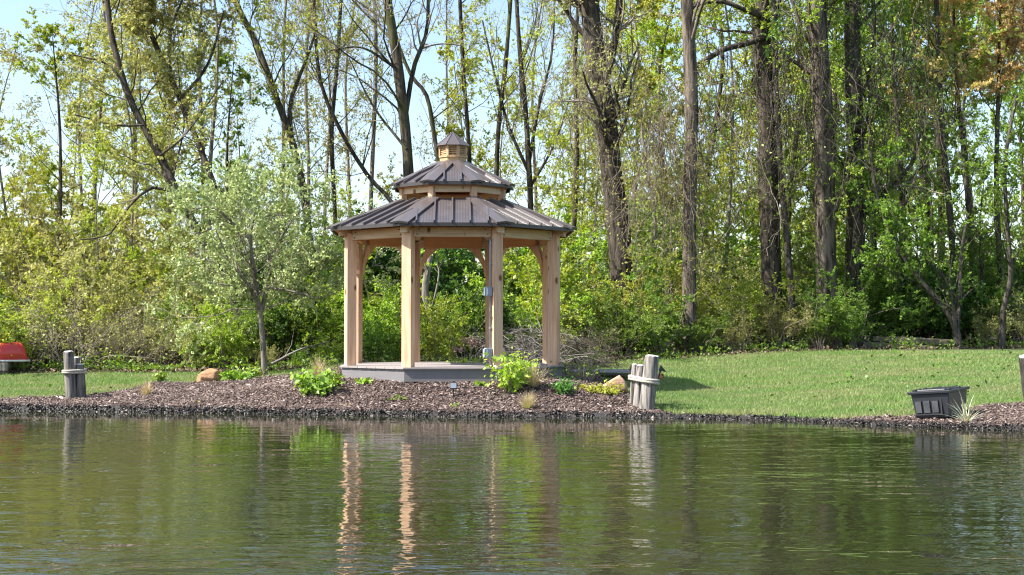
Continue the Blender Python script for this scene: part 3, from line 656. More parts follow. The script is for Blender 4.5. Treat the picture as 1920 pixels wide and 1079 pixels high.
# ------------------------------------------------------------------ black storage tote
tp = (at(1712, 786, 16.35)+at(1781, 784, 16.15))/2; ct = math.atan2(-.6, .8)
te = empty('storage_tote', (tp.x, tp.y, tp.z), 0, 'black plastic storage tote with ribbed end tilted on the muddy bank', 'storage tote')
te.rotation_euler = (rad(1.5), rad(-4.5), -rad(36))
TW, TL, TH = .48, .70, .29
def trap(mb, z0, z1, g0, g1, inset=0):   # tapered box between heights; front face on y=0 side
    P = []
    for z, g in ((z0, g0), (z1, g1)):
        P += [(-TW/2+g, g, z), (TW/2-g, g, z), (TW/2-g, TL-g, z), (-TW/2+g, TL-g, z)]
    return mb.hexa([Vector(q) for q in P])
trap(MB(), 0, TH, .045, .012).build('body', M['plastic'], te, bevel=.012)
trap(MB(), TH-.004, TH+.03, -.012, -.016).build('lid', M['plastic'], te, bevel=.006)
trap(MB(), TH+.028, TH+.045, .07, .075).build('lid_panel', M['plastic'], te, bevel=.006)
tl = .033/TH
for sx in (-.145, -.045, .055):
    rb = MB().box((0, 0, 0), (.076, .012, .15)).build('rib_panel', M['plastic'], te); rb.location = (sx, .045-.135*tl-.004, .135); rb.rotation_euler = (-math.atan(tl)*-1, 0, 0)
    rs = MB().box((0, -.010, 0), (.070, .010, .0065)).mesh('rib', M['plastic_rib'])
    for i in range(11): link('rib', rs, rb, (0, 0, -.062+.0124*i))
fr_ = MB().box((0, 0, 0), (.016, .02, .19)).build('frame_rib', M['plastic'], te); fr_.location = (.125, .045-.135*tl-.006, .135)
fr_ = MB().box((0, 0, 0), (.33, .022, .014)).build('frame_rib', M['plastic'], te); fr_.location = (-.04, .036, .045)
for x, y in ((-.2, .1), (-.215, .28), (-.21, .48), (.20, .12), (.215, .42), (.1, .66), (-.1, .67)):
    MB().box((x, y, TH+.04), (.035, .07, .022)).build('latch', M['black'], te, bevel=.004)

# ------------------------------------------------------------------ red canoe on its rack
cY = 24.6; cb = at(53, 676, cY); cn = empty('canoe', (cb.x, cY, cb.z), rad(6), 'red upturned canoe with white gunwale resting on a low rack', 'canoe')
CL = 4.6; nS = 36; k = 15; V = []
for i in range(nS+1):
    u = .5-.5*math.copysign(abs(1-2*i/nS)**.55, 1-2*i/nS); e_ = min(u, 1-u)*2
    wdt = .42*(1-(1-e_)**2.6)**.8+.012; prof = min(1, ((min(u, 1-u)*CL)/.16))**.32
    H = .30+.03*(1-e_)**4
    xx = -CL*u
    for j in range(k):
        a = PI*j/(k-1); cx_, sx_ = math.cos(a), math.sin(a)
        V.append((xx, -wdt*math.copysign(abs(cx_)**.75, cx_), .04*(1-e_)**2*0+H*(abs(sx_)**.55)*max(prof, .02)))
mb = MB().add(V, [(i*k+j, i*k+j+1, (i+1)*k+j+1, (i+1)*k+j) for i in range(nS) for j in range(k-1)])
o = mb.build('hull', M['canoe'], cn, smooth_=True); sm = o.modifiers.new('solid', 'SOLIDIFY'); sm.thickness = .012
for sd in (0, k-1):
    MB().tube([Vector(V[i*k+sd])+Vector((.02 if i == 0 else 0, 0, -.005)) for i in range(nS+1)], .02, 6).build('gunwale', M['gunwale'], cn, smooth_=True)
rk = empty('canoe_rack', (cb.x-.8, cY, gz(cb.x-.8, cY)), rad(6), 'low weathered timber rack under the red canoe', 'rack')
hz_ = cb.z-gz(cb.x-.8, cY)-.03
MB().box((.08, -.42, hz_-.075), (.9, .09, .13)).build('rail', M['weathered'], rk)
MB().box((.08, .42, hz_-.075), (.9, .09, .13)).build('rail', M['weathered_dark'], rk)
for x in (-.3, .45):
    MB().box((x, 0, hz_-.05), (.1, .74, .1)).build('crosspiece', M['weathered_dark'], rk)
    for y in (-.36, .36): MB().box((x, y, (hz_-.145)/2), (.1, .1, hz_-.145)).build('leg', M['weathered_dark'], rk)

# ------------------------------------------------------------------ solar stake light
p = on_ground(850, 745); sl_ = empty('solar_light', p, rad(8), 'small black solar stake light standing in the mulch', 'garden light')
MB().tube([(0, 0, -.02), (0, 0, .115)], .009, 8).build('stake', M['black'], sl_)
hd = MB().box((0, .012, .15), (.095, .035, .085), Matrix.Rotation(rad(-14), 3, 'X')).build('head', M['black'], sl_, bevel=.006)
MB().box((0, -.008, .151), (.08, .006, .07), Matrix.Rotation(rad(-14), 3, 'X')).build('solar_panel', M['box'], hd)

# ------------------------------------------------------------------ lumber pile at the wood's edge
lb = base(1715, 29.0); lp = empty('lumber_pile', lb, rad(-3), 'stack of old grey timbers lying in shade at the edge of the wood', 'lumber pile')
for i, (x, y, z, L, dz, rz, s) in enumerate(((-.1, 0, .05, 1.9, -.01, -2, .11), (.1, .22, .06, 2.0, .0, 3, .12), (-.2, .42, .08, 1.8, 0, -2, .12), (0, .12, .17, 1.75, -.05, 4, .11), (.2, .33, .19, 1.3, -.06, -5, .10))):
    MB().box((0, 0, 0), (L, s, s*.95), Matrix.Rotation(rad(3.5), 3, 'Y') @ Matrix.Rotation(rad(rz), 3, 'Z')).build('beam', M['lumber'], lp, (x, y, z), bevel=.006)

# ------------------------------------------------------------------ trees
def tree_meshes(seed, trunk, r0, r1, limbs=12, limb_len=.33, limb_f=(.3, 1), limb_ang=50, sub=6, twigs=5, leaves_per=8, leaf=.06, up=.06, twig_up=.0, twig_len=.45, wig=.16,
                bark='bark', twig='twig', lmat='l_mid', extra=(), flare=.5, aspect=.6, ivy=0, ivym='l_lime', rlimb=.32, low=0):
    """trunk: list of points (local). Returns meshes trunk, branches, crown."""
    rng = np.random.RandomState(seed)
    n = 22; P = spline(trunk, n)[None]; hgt = np.linalg.norm(np.diff(P[0], axis=0), axis=1).sum()
    s = np.linspace(0, 1, n); R = (r0+(r1-r0)*s)[None]; R = R*(1+flare*np.exp(-s*hgt/.35)); R = R*(1+.04*rng.randn(1, n))
    tk = Soup(); v, q = tubes(P, R, 12)
    tk.add(v, q)
    LP, LR, LL = [], [], []
    for pts, ra, rb in extra:
        p = spline(pts, 9)[None]; rr = np.linspace(ra, rb, 9)[None]; v, q = tubes(p, rr, 8); tk.add(v, q)
        LP.append(p); LR.append(rr); LL.append(np.linalg.norm(np.diff(p[0], axis=0), axis=1).sum())
    Lh = np.array([hgt])
    if limbs:
        p, d, l, r = spawn(rng, P, R, Lh, limbs, limb_f[0], limb_f[1], limb_ang, limb_len, rlimb, .45, .15, .008)
        lp_, lr_ = grow(rng, p, d, l, r, 8, wig, up, .25)
        v, q = tubes(lp_, lr_, 5); tk.add(v, q); LP.append(lp_); LR.append(lr_); LL += list(l)
    LP = np.concatenate(LP); LR = np.concatenate(LR); LL = np.array(LL, float)
    br = Soup()
    p, d, l, r = spawn(rng, LP, LR, LL, sub, .15, 1, 45, .5, .5, .4, .1, .004)
    bp, brr = grow(rng, p, d, l, r, 6, wig*1.1, up*.7, .3); v, q = tubes(bp, brr, 4); br.add(v, q)
    p, d, l, r = spawn(rng, bp, brr, np.maximum(l, .35), twigs, .15, 1, 45, twig_len, .55, .3, 0, .0022)
    tp_, tr_ = grow(rng, p, d, l, r, 4, wig*1.2, twig_up, .4); v, q = tubes(tp_, tr_, 3); br.add(v, q)
    cr = Soup()
    if leaves_per:
        a, b_ = along(rng, tp_, leaves_per); v, q = leafquads(rng, a, b_, leaf, aspect); cr.add(v, q)
        a, b_ = along(rng, bp, max(2, leaves_per//2), .4); v, q = leafquads(rng, a, b_, leaf, aspect); cr.add(v, q)
    if ivy:
        a, t = along(rng, P, ivy, 0); o = rng.randn(len(a), 3)*np.array([1, 1, .3])*r0*1.25; v, q = leafquads(rng, a+o, o, leaf*1.1, .8); cr.add(v, q)
    return tk.mesh('trunk', M[bark], True), br.mesh('branches', M[twig]), (cr.mesh('crown', M[lmat]) if cr.n else None)
def tree_obj(name, loc, meshes, label, cat='tree', group=None, rz=0, sc=1):
    root = empty(name, loc, rz, label, cat, group); root.scale = (sc,)*3
    tk, br, cr = meshes
    link('trunk', tk, root); o = link('branches', br, root); tag(o, kind='stuff')
    if cr: tag(link('crown', cr, root), kind='stuff')
    return root
def px_tree(name, pts, Y, w0, w1, label, seed, top=13., dY=0., group='tall trees of the wood behind the pond', extra=(), **k):
    """pts: pixel points from the foot upward; the stem then carries on to height top."""
    b0 = base(pts[0][0], Y); P = [b0-Vector((0, 0, .1))]
    for i, (x, y) in enumerate(pts[1:]): P.append(at(x, y, Y+dY*(i+1)/len(pts)))
    d = (P[-1]-P[-2]).normalized(); d = (d+Vector((0, 0, .6))).normalized(); c = P[-1]
    if top > c.z+.5: P.append(c+d*(top-c.z)*.5); P.append(c+d*(top-c.z)+Vector((.3, 0, 0)))
    ex = [([at(x, y, Y+dy)-b0 for x, y, dy in pp], wa/2*mpp(Y), wb/2*mpp(Y)) for pp, wa, wb in extra]
    ms = tree_meshes(seed, [p-b0 for p in P], w0/2*mpp(Y), w1/2*mpp(Y), extra=ex, **k)
    return tree_obj(name, b0, ms, label, 'tree', group)

sparse = dict(leaves_per=5, leaf=.055, lmat='l_olive', up=.08)
# leaning pair behind the pale crown
px_tree('leaning_tree', [(472, 655), (440, 570), (345, 385), (298, 290), (243, 185), (212, 80), (200, -10)], 26.6, 18, 8, 'dark trunk leaning over the pale shrub tree, its lower arching limb nearest the canoe', 11, 11.5, 1.0,
        extra=[([(335, 365, .2), (285, 352, 0), (240, 390, -.2), (205, 440, -.4), (150, 450, -.5)], 7, 2), ([(270, 235, .3), (215, 235, .2), (140, 215, 0)], 5, 2), ([(236, 165, 0), (200, 120, 0), (120, 100, .2)], 5, 2), ([(300, 292, 0), (350, 250, .3), (420, 150, .6)], 5, 2)],
        limbs=16, limb_len=.22, limb_f=(.25, 1), sub=9, twigs=7, leaves_per=22, leaf=.046, lmat='l_olive', bark='bark', twig='twig', twig_up=-.12)
px_tree('leaning_tree', [(486, 640), (455, 500), (402, 350), (368, 260), (322, 150), (282, 60), (268, -20)], 27.6, 13, 8, 'slimmer second trunk leaning beside the arching-limbed one, behind the pale shrub tree', 12, 11.5, .8,
        extra=[([(340, 185, 0), (390, 120, .3), (420, 20, .4)], 8, 3), ([(318, 140, 0), (320, 60, .2), (350, -20, .2)], 8, 3)],
        limbs=16, limb_len=.22, limb_f=(.3, 1), sub=9, twigs=7, leaves_per=22, leaf=.046, lmat='l_olive', twig_up=-.12)
px_tree('leaning_tree', [(600, 600), (575, 400), (550, 275), (522, 195), (482, 85), (438, -5)], 30, 14, 10, 'mossy trunk leaning away from the gazebo with one upright fork', 13, 12, 0,
        extra=[([(545, 250, 0), (545, 190, .2), (575, 110, .3), (592, 60, .3)], 10, 4)], limbs=12, limb_len=.22, sub=7, twigs=6, leaves_per=6, leaf=.055, lmat='l_yellow', bark='bark_mossy')
# centre
px_tree('forked_tree', [(770, 600), (768, 420), (764, 290), (748, 140), (736, 60), (725, -10)], 30, 22, 15, 'mossy forked trunk rising behind the gazebo roof, cupola on its right', 14, 13, 0,
        extra=[([(757, 240, 0), (775, 130, .2), (800, 60, .3), (803, -20, .3)], 10, 6), ([(745, 130, 0), (680, 90, .1), (620, 95, .2)], 6, 2), ([(762, 280, -.2), (700, 200, 0), (655, 110, 0)], 6, 2)],
        limbs=16, limb_len=.28, limb_f=(.3, 1), sub=9, twigs=7, leaves_per=2, leaf=.045, lmat='l_yellow', bark='bark_mossy')
px_tree('leaning_tree', [(800, 620), (785, 470), (735, 380), (690, 330), (640, 248), (600, 150), (590, 20)], 31, 10, 5, 'thin trunk curving out behind the gazebo eave towards the mossy leaning trunk', 15, 12, 0, limbs=16, limb_len=.28, limb_f=(.35, 1), sub=9, twigs=7, leaves_per=2, leaf=.045, lmat='l_yellow', bark='bark')
px_tree('slender_tree', [(850, 600), (835, 400), (815, 260), (800, 180), (770, 140), (740, 60)], 33, 10, 5, 'slender crooked trunk directly behind the cupola', 16, 12, 0, limbs=12, limb_len=.25, sub=6, twigs=6, leaves_per=4, leaf=.05, lmat='l_lime', bark='bark_mossy')
px_tree('slender_tree', [(930, 600), (930, 400), (934, 250), (948, 120), (958, -10)], 34, 10, 6, 'straight bright-leaved thin trunk just past the cupola', 17, 13, 0, limbs=14, limb_len=.22, limb_f=(.3, 1), sub=7, twigs=6, leaves_per=6, leaf=.055, lmat='l_yellow', bark='bark_mossy', limb_ang=35)
px_tree('forked_tree', [(1000, 600), (996, 430), (992, 320), (985, 200), (975, 100), (968, -10)], 34, 12, 6, 'bare forked trunk with spreading V-shaped limbs between cupola and thick trunks', 18, 13, 0,
        extra=[([(993, 300, 0), (1010, 200, 0), (1035, 100, 0), (1040, -20, 0)], 7, 3), ([(994, 330, 0), (955, 240, 0), (930, 150, 0), (905, 40, 0)], 7, 3), ([(995, 350, 0), (1040, 270, 0), (1070, 180, 0)], 6, 2)],
        limbs=14, limb_len=.26, limb_f=(.35, 1), sub=9, twigs=7, leaves_per=2, leaf=.045, lmat='l_lime', bark='bark', limb_ang=32)
px_tree('slender_tree', [(1060, 620), (1075, 450), (1082, 300), (1078, 120), (1085, -10)], 32, 10, 6, 'thin straight stem standing just left of the thickest mossy trunk', 19, 12, 0, limbs=12, limb_len=.2, limb_f=(.2, 1), sub=6, twigs=6, leaves_per=6, leaf=.05, lmat='l_lime', bark='bark')
px_tree('slender_tree', [(640, 600), (628, 400), (622, 250), (632, 120), (640, -10)], 35, 9, 6, 'thin distant stem above the gazebo eave with sparse yellow leaves', 20, 12, 0, limbs=14, limb_len=.2, limb_f=(.3, 1), sub=6, twigs=6, leaves_per=6, leaf=.055, lmat='l_yellow', bark='bark')
px_tree('slender_tree', [(690, 600), (694, 420), (700, 260), (705, 120), (702, -10)], 36, 9, 6, 'distant pale stem between the eave and the mossy fork', 21, 12, 0, limbs=12, limb_len=.2, limb_f=(.3, 1), sub=6, twigs=6, leaves_per=4, leaf=.055, lmat='l_olive', bark='bark_grey')
px_tree('slender_tree', [(890, 600), (884, 400), (878, 260), (868, 120), (862, -10)], 36, 9, 6, 'distant lime-flecked stem right behind the cupola', 22, 12, 0, limbs=16, limb_len=.2, limb_f=(.3, 1), sub=6, twigs=6, leaves_per=8, leaf=.055, lmat='l_yellow', bark='bark')
# big trunks
px_tree('thick_tree', [(1172, 620), (1160, 430), (1147, 330), (1136, 220), (1116, 100), (1104, -10)], 29.5, 46, 33, 'thickest leaning dark trunk at the open end of the gazebo', 23, 14, 0,
        extra=[([(1128, 180, 0), (1150, 90, .1), (1160, 20, .1), (1165, -60, .1)], 16, 12), ([(1112, 80, 0), (1090, 20, 0), (1085, -40, 0)], 8, 4)],
        limbs=16, limb_len=.2, limb_f=(.25, 1), sub=7, twigs=6, leaves_per=5, leaf=.055, lmat='l_olive', twig_up=-.1, ivy=500, ivym='l_lime')
px_tree('straight_tree', [(1293, 620), (1292, 500), (1294, 350), (1297, 220), (1293, 100), (1287, -10)], 28.4, 28, 22, 'straight grey-brown trunk wrapped in hanging vines', 24, 14, 0, limbs=12, limb_len=.2, limb_f=(.3, 1), sub=7, twigs=7, leaves_per=5, leaf=.045, lmat='l_olive', twig_up=-.25, bark='bark_pale')
px_tree('thick_tree', [(1449, 620), (1446, 500), (1441, 350), (1437, 200), (1430, 100), (1424, -10)], 30.2, 40, 34, 'thick furrowed trunk with a long bare limb reaching to the vine-wrapped trunk', 25, 14, 0,
        extra=[([(1438, 68, -.2), (1400, 82, -.4), (1360, 92, -.6), (1325, 112, -.7), (1303, 124, -.8)], 12, 9), ([(1425, 30, -.2), (1395, 18, -.4), (1350, 3, -.5), (1300, 10, -.5)], 11, 6)],
        limbs=14, limb_len=.2, limb_f=(.2, 1), sub=7, twigs=7, leaves_per=12, leaf=.048, lmat='l_lime', twig_up=-.2, ivy=350)
px_tree('slender_tree', [(1490, 620), (1478, 480), (1464, 320), (1455, 150), (1450, -10)], 29.8, 13, 10, 'thin dark companion stem close beside the thick furrowed trunk', 26, 12, 0, limbs=10, limb_len=.2, sub=6, twigs=6, leaves_per=8, leaf=.06, lmat='l_mid', bark='bark_black', twig_up=-.15)
px_tree('thick_tree', [(1553, 640), (1550, 540), (1547, 400), (1545, 250), (1537, 120), (1530, -10)], 29.6, 40, 35, 'thick pale-barked furrowed trunk second from the deep shade', 27, 14, 0, limbs=16, limb_len=.22, limb_f=(.2, 1), sub=8, twigs=7, leaves_per=10, leaf=.05, lmat='l_lime', twig_up=-.15, ivy=500, bark='bark_pale')
px_tree('thick_tree', [(1592, 655), (1598, 560), (1605, 400), (1602, 200), (1598, 80), (1598, -10)], 30.4, 36, 30, 'dark ivy-clad trunk with flared base beside the lumber', 28, 14, 0, limbs=18, limb_len=.25, limb_f=(.15, 1), sub=8, twigs=7, leaves_per=17, leaf=.05, lmat='l_mid', bark='bark_black', ivy=2200, twig_up=-.1)
px_tree('slender_tree', [(1790, 640), (1785, 450), (1770, 280), (1762, 150), (1757, 30)], 31, 13, 7, 'slender dark stem rising above the lumber pile', 29, 11, 0, limbs=16, limb_len=.28, limb_f=(.25, 1), sub=8, twigs=7, leaves_per=17, leaf=.05, lmat='l_lime', bark='bark_black')
px_tree('understory_tree', [(1795, 652), (1790, 610), (1755, 560), (1720, 520), (1690, 480)], 28.8, 14, 6, 'multi-stemmed dark understory tree spreading over the lumber pile', 30, 5, 0,
        extra=[([(1792, 620, 0), (1800, 560, .2), (1802, 480, .3), (1815, 400, .3)], 11, 5), ([(1793, 640, 0), (1780, 540, -.2), (1730, 480, -.3)], 9, 3)], limbs=14, limb_len=.4, limb_f=(.3, 1), sub=7, twigs=6, leaves_per=9, leaf=.06, lmat='l_mid', bark='bark_black', twig='twig_dark')
px_tree('understory_tree', [(1876, 648), (1882, 580), (1895, 520), (1890, 440)], 28.9, 12, 6, 'small crooked dark tree at the frame edge past the lumber', 31, 6, 0, limbs=12, limb_len=.4, limb_f=(.4, 1), sub=7, twigs=6, leaves_per=8, leaf=.06, lmat='l_mid', bark='bark_black', twig='twig_dark')
# small trees in front
px_tree('crooked_tree', [(816, 672), (818, 620), (806, 585), (797, 545), (803, 500), (812, 462)], 25.2, 17, 10, 'small crooked grey tree seen through the gazebo', 32, 0, 0,
        extra=[([(812, 468, 0), (800, 440, 0), (806, 380, .1), (795, 330, .1)], 8, 4), ([(812, 466, 0), (826, 440, 0), (838, 390, .2), (845, 340, .2)], 9, 4), ([(806, 590, -.05), (818, 545, -.08), (823, 510, -.05), (818, 490, 0)], 4, 2.5)],
        limbs=5, limb_len=.5, limb_f=(.7, 1), sub=5, twigs=5, leaves_per=3, leaf=.05, lmat='l_lime', bark='bark_grey', flare=.2)
px_tree('pale_tree', [(497, 692), (493, 640), (486, 580), (478, 520), (470, 450), (480, 380)], 23.2, 11, 5, 'spreading tree with pale fresh green spring leaves in front of the leaning trunks', 33, 3.6, 0, group='trees on the lawn edge',
        extra=[([(488, 590, 0), (500, 540, .1), (510, 470, .2), (530, 400, .3), (545, 340, .3)], 9, 3), ([(505, 505, .1), (545, 480, 0), (600, 470, -.2)], 6, 2), ([(487, 585, 0), (470, 540, -.2), (430, 490, -.5), (400, 420, -.6)], 7, 2), ([(484, 560, 0), (450, 540, -.3), (390, 530, -.6)], 6, 2),
               ([(480, 520, .1), (440, 420, .4), (420, 340, .5)], 6, 2), ([(500, 540, 0), (540, 545, -.3), (600, 560, -.5)], 5, 2), ([(510, 470, .2), (560, 400, .2), (610, 370, .2)], 5, 2), ([(470, 450, 0), (400, 390, -.2), (350, 400, -.3)], 5, 2)],
        limbs=24, limb_len=.92, limb_f=(.28, 1), limb_ang=74, sub=11, twigs=8, leaves_per=11, leaf=.042, lmat='l_pale', bark='bark_grey', up=.015, aspect=.7, flare=.3, twig_len=.55)

# hanging vines round the straight trunk
rngv = np.random.RandomState(77)
def vines(name, px0, px1, ytop, ybot, Y, n, label, mt, r=.006, lv=0, lm='l_olive'):
    px = px0+(px1-px0)*rngv.beta(1.3, 1.3, n); Yd = Y+rngv.uniform(-.9, .6, n); top = [at(a, ytop+rngv.uniform(-80, 140), b_) for a, b_ in zip(px, Yd)]
    P0 = np.array([list(q) for q in top]); L = rngv.uniform(.35, 1, n)*(ybot-ytop)*mpp(Y)
    D = np.c_[rngv.randn(n, 2)*.15, -np.ones(n)]
    P, R = grow(rngv, P0, D, L, rngv.uniform(.5, 1.9, n)*r, 14, .24, -.10, .5); c0 = base((px0+px1)/2, Y)
    sp_ = Soup(); v, q = tubes(P-np.array(c0), R, 3); sp_.add(v, q)
    p, d, l, rr = spawn(rngv, P, R, L, 8, .1, 1, 70, .15, .7, 0, -.1, .0025)
    p2, r2 = grow(rngv, p, d, l, rr, 6, .35, -.02, .5); v, q = tubes(p2-np.array(c0), r2, 3); sp_.add(v, q)
    root = empty(name, c0, 0, label, 'vines', None)
    tag(link('strands', sp_.mesh('strands', M[mt]), root), kind='stuff')
    if lv:
        a, b_ = along(rngv, p2, lv); v, q = leafquads(rngv, a-np.array(c0), b_, .05, .6); s2 = Soup().add(v, q); tag(link('leaves', s2.mesh('leaves', M[lm]), root), kind='stuff')
vines('hanging_vines', 1185, 1300, 230, 570, 28.2, 120, 'dense grey-brown curtain of hanging vines beside the straight trunk', 'twig_vine', .005, 2)
vines('hanging_vines', 1300, 1430, 120, 520, 29.0, 70, 'loose grey vines hanging between the straight and the furrowed trunks', 'twig_vine', .006, 1, 'l_lime')
vines('hanging_vines', 1060, 1170, 60, 420, 29.3, 90, 'thin vine strands hanging along the thickest leaning trunk', 'twig_vine', .006, 2)
vines('hanging_vines', 1455, 1540, 60, 560, 29.4, 100, 'vine strands between the two thick furrowed trunks', 'twig_dark', .006, 1, 'l_lime')
vines('hanging_vines', 1610, 1760, 60, 480, 29.8, 120, 'leafy vines trailing beside the dark ivy-clad trunk', 'twig_dark', .006, 2, 'l_mid')

# ------------------------------------------------------------------ thicket: shrubs and background trees, copied as things
def shrub_meshes(seed, h, w, stems, sub, twigs, lv, leaf, lmat, twig='twig', up=.04, wig=.16, arch=-.02, aspect=.6):
    rng = np.random.RandomState(seed); n = stems
    a = rng.uniform(0, 2*PI, n); P0 = np.c_[np.cos(a)*.12*w*rng.rand(n), np.sin(a)*.12*w*rng.rand(n), -.05*np.ones(n)]
    tl_ = rng.uniform(.1, 1, n)*w/h*.75; D = np.c_[np.cos(a)*tl_, np.sin(a)*tl_, np.ones(n)]
    L = h*rng.uniform(.6, 1.1, n); P, R = grow(rng, P0, D, L, .014*h/2*rng.uniform(.6, 1.3, n), 9, wig*.7, arch, .25)
    st = Soup(); v, q = tubes(P, R, 4); st.add(v, q)
    p, d, l, r = spawn(rng, P, R, L, sub, .12, 1, 50, .42, .55, .5, .05, .003); P2, R2_ = grow(rng, p, d, l, r, 6, wig, up, .3); v, q = tubes(P2, R2_, 3); st.add(v, q)
    p, d, l, r = spawn(rng, P2, R2_, np.maximum(l, .3), twigs, .15, 1, 50, .5, .6, .3, 0, .002); P3, R3 = grow(rng, p, d, l, r, 4, wig*1.2, 0, .4); v, q = tubes(P3, R3, 3); st.add(v, q)
    cr = Soup()
    if lv:
        a_, b_ = along(rng, P3, lv); v, q = leafquads(rng, a_, b_, leaf, aspect); cr.add(v, q)
        a_, b_ = along(rng, P2, lv, .3); v, q = leafquads(rng, a_, b_, leaf, aspect); cr.add(v, q)
    return st.mesh('stems', M[twig]), (cr.mesh('foliage', M[lmat]) if cr.n else None)
KINDS = {}
def kind(key, adj, cnt, *a, **k): KINDS[key] = [(adj, shrub_meshes(cnt*10+i+101, *a, **k)) for i in range(2)]
kind('yellow', 'yellow-green', 1, 2.6, 2.2, 12, 10, 7, 13, .047, 'l_yellow')
kind('lime', 'bright lime-green', 2, 2.0, 1.9, 12, 10, 7, 15, .047, 'l_lime')
kind('mid', 'mid-green', 3, 2.2, 2.0, 12, 10, 7, 16, .047, 'l_mid')
kind('dark', 'dark green', 4, 1.9, 2.0, 11, 9, 6, 9, .06, 'l_dark', twig='twig_dark')
kind('olive', 'olive half-leaved', 5, 2.2, 2.2, 13, 10, 7, 6, .05, 'l_olive')
kind('bare', 'brown leafless twiggy', 6, 1.7, 2.2, 16, 12, 7, 1, .04, 'l_olive')
def where(px):
    for lim, s in ((60, 'behind the red canoe'), (240, 'behind the dark roped pilings'), (430, 'left of the pale tree'), (640, 'under the pale and leaning trees'), (760, 'behind the gazebo entrance posts'),
                   (920, 'seen through the gazebo centre'), (1060, 'behind the brush pile by the gazebo'), (1240, 'between the gazebo and the vine curtain'), (1430, 'below the vine-wrapped trunk'), (1560, 'at the foot of the furrowed trunks'), (1700, 'beside the ivy-clad trunk'), (1830, 'behind the lumber pile')):
        if px < lim: return s
    return 'past the lumber pile'
rs = random.Random(5)
def shrub(key, px, Y, h, rowname, sq=1.0):
    adj, (st, fo) = rs.choice(KINDS[key]); b0 = base(px, Y); H0 = {'yellow': 2.6, 'lime': 2.0, 'mid': 2.2, 'dark': 1.9, 'olive': 2.2, 'bare': 1.7}[key]
    s = h/H0; o = empty('thicket_shrub', b0, rs.uniform(0, 6.28), f'{adj} shrub {rowname}, {where(px)}', 'shrub', 'shrubs of the thicket behind the lawn'); o.scale = (s*sq, s*sq, s)
    tag(link('stems', st, o), kind='stuff')
    if fo: tag(link('foliage', fo, o), kind='stuff')
def mix(px):
    if px < 330: return ['yellow']*4+['olive']*4+['lime']*1+['mid']*2+['bare']
    if px < 520: return ['lime']*2+['olive']*2+['mid']*2+['bare']
    if px < 930: return ['mid']*4+['lime']*1+['dark']*3  # extra dark-leaved shrubs stand in for the shade behind the gazebo
    if px < 1250: return ['lime']*5+['yellow']*2+['mid']*1+['olive']
    if px < 1500: return ['lime']*2+['mid']*3+['olive']*2+['yellow']
    if px < 1640: return ['mid']*3+['dark']*2+['olive']
    return ['mid']*3+['dark']*2+['olive']*2
def prof(px): return float(np.interp(px, [-300, 0, 150, 330, 480, 640, 760, 900, 1050, 1250, 1500, 1650, 2200], [2.5, 2.4, 2.2, 1.7, 1.5, 1.7, 1.9, 1.7, 1.7, 1.9, 1.9, 1.7, 1.9]))
def edgeY(px):
    x = (px-960)/F*26; return float(np.interp(x, BKX, BKY))
px = -280
while px < 2200:                  # front row
    k_ = rs.choice(mix(px)); h = prof(px)*rs.uniform(.45, .75)
    if 1640 < px < 1800: px += 60; continue
    if 110 < px < 350 and rs.random() < .85: k_ = 'bare'; h *= 1.15
    if 425 < px < 640: h *= .55
    if 425 < px < 485: px += 60; continue
    if 950 < px < 1130: k_ = 'bare'
    if 640 < px < 950: h *= .9
    shrub(k_, px, edgeY(px)+rs.uniform(.5, 1.1), h, 'in the front row', 1.15); px += rs.uniform(55, 85)
px = -300
while px < 2250:
    if 430 < px < 480: px = 482
    shrub(rs.choice(mix(px)), px, edgeY(px)+rs.uniform(1.6, 2.6), prof(px)*rs.uniform(.8, 1.15), 'in the second row', 1.1); px += rs.uniform(60, 95)
px = -320
while px < 2280:
    shrub(rs.choice(mix(px)), px, edgeY(px)+rs.uniform(3.2, 5), prof(px)*rs.uniform(1.15, 1.7), 'standing tall at the back', 1.0); px += rs.uniform(70, 110)
px = -360
while px < 2300:
    shrub(rs.choice(mix(px)), px, edgeY(px)+rs.uniform(6, 9), prof(px)*rs.uniform(1.2, 1.9), 'deep in the wood', 1.3); px += rs.uniform(80, 130)

TK = {}
def tkind(key, adj, seed, lm, lv, leaf, h, **k):
    rng = np.random.RandomState(seed); out = []
    for i in range(2):
        tr = [(0, 0, -.1), (rng.uniform(-.2, .2), rng.uniform(-.2, .2), h*.35), (rng.uniform(-.4, .4), rng.uniform(-.4, .4), h*.7), (rng.uniform(-.6, .6), rng.uniform(-.5, .5), h)]
        out.append(tree_meshes(seed+i, tr, (.085 if lm in ('l_mid', 'l_lime', 'l_rust') else .05)*h/8, .014, bark='bark_grey' if lm in ('l_olive', 'l_yellow') else 'bark', leaves_per=lv, leaf=leaf, lmat=lm, **k))
    TK[key] = (adj, h, out)
tkind('leafy', 'leafy mid-green', 301, 'l_mid', 22, .06, 9, limbs=20, limb_len=.34, limb_f=(.18, 1), sub=7, twigs=6)
tkind('lime', 'fresh lime-green', 311, 'l_lime', 20, .056, 8.5, limbs=20, limb_len=.33, limb_f=(.15, 1), sub=7, twigs=6)
tkind('yellow', 'yellow-green', 321, 'l_yellow', 18, .052, 8, limbs=20, limb_len=.32, limb_f=(.15, 1), sub=7, twigs=6)
tkind('sparse', 'sparse half-bare', 331, 'l_olive', 6, .046, 9.5, limbs=18, limb_len=.3, limb_f=(.25, 1), sub=7, twigs=6, limb_ang=38)
tkind('willow', 'olive-leaved drooping', 351, 'l_olive', 15, .046, 10.5, limbs=20, limb_len=.3, limb_f=(.2, 1), sub=8, twigs=7, twig_up=-.12)
tkind('rust', 'rusty orange-leaved', 341, 'l_rust', 22, .058, 9, limbs=18, limb_len=.34, limb_f=(.5, 1), sub=7, twigs=6)
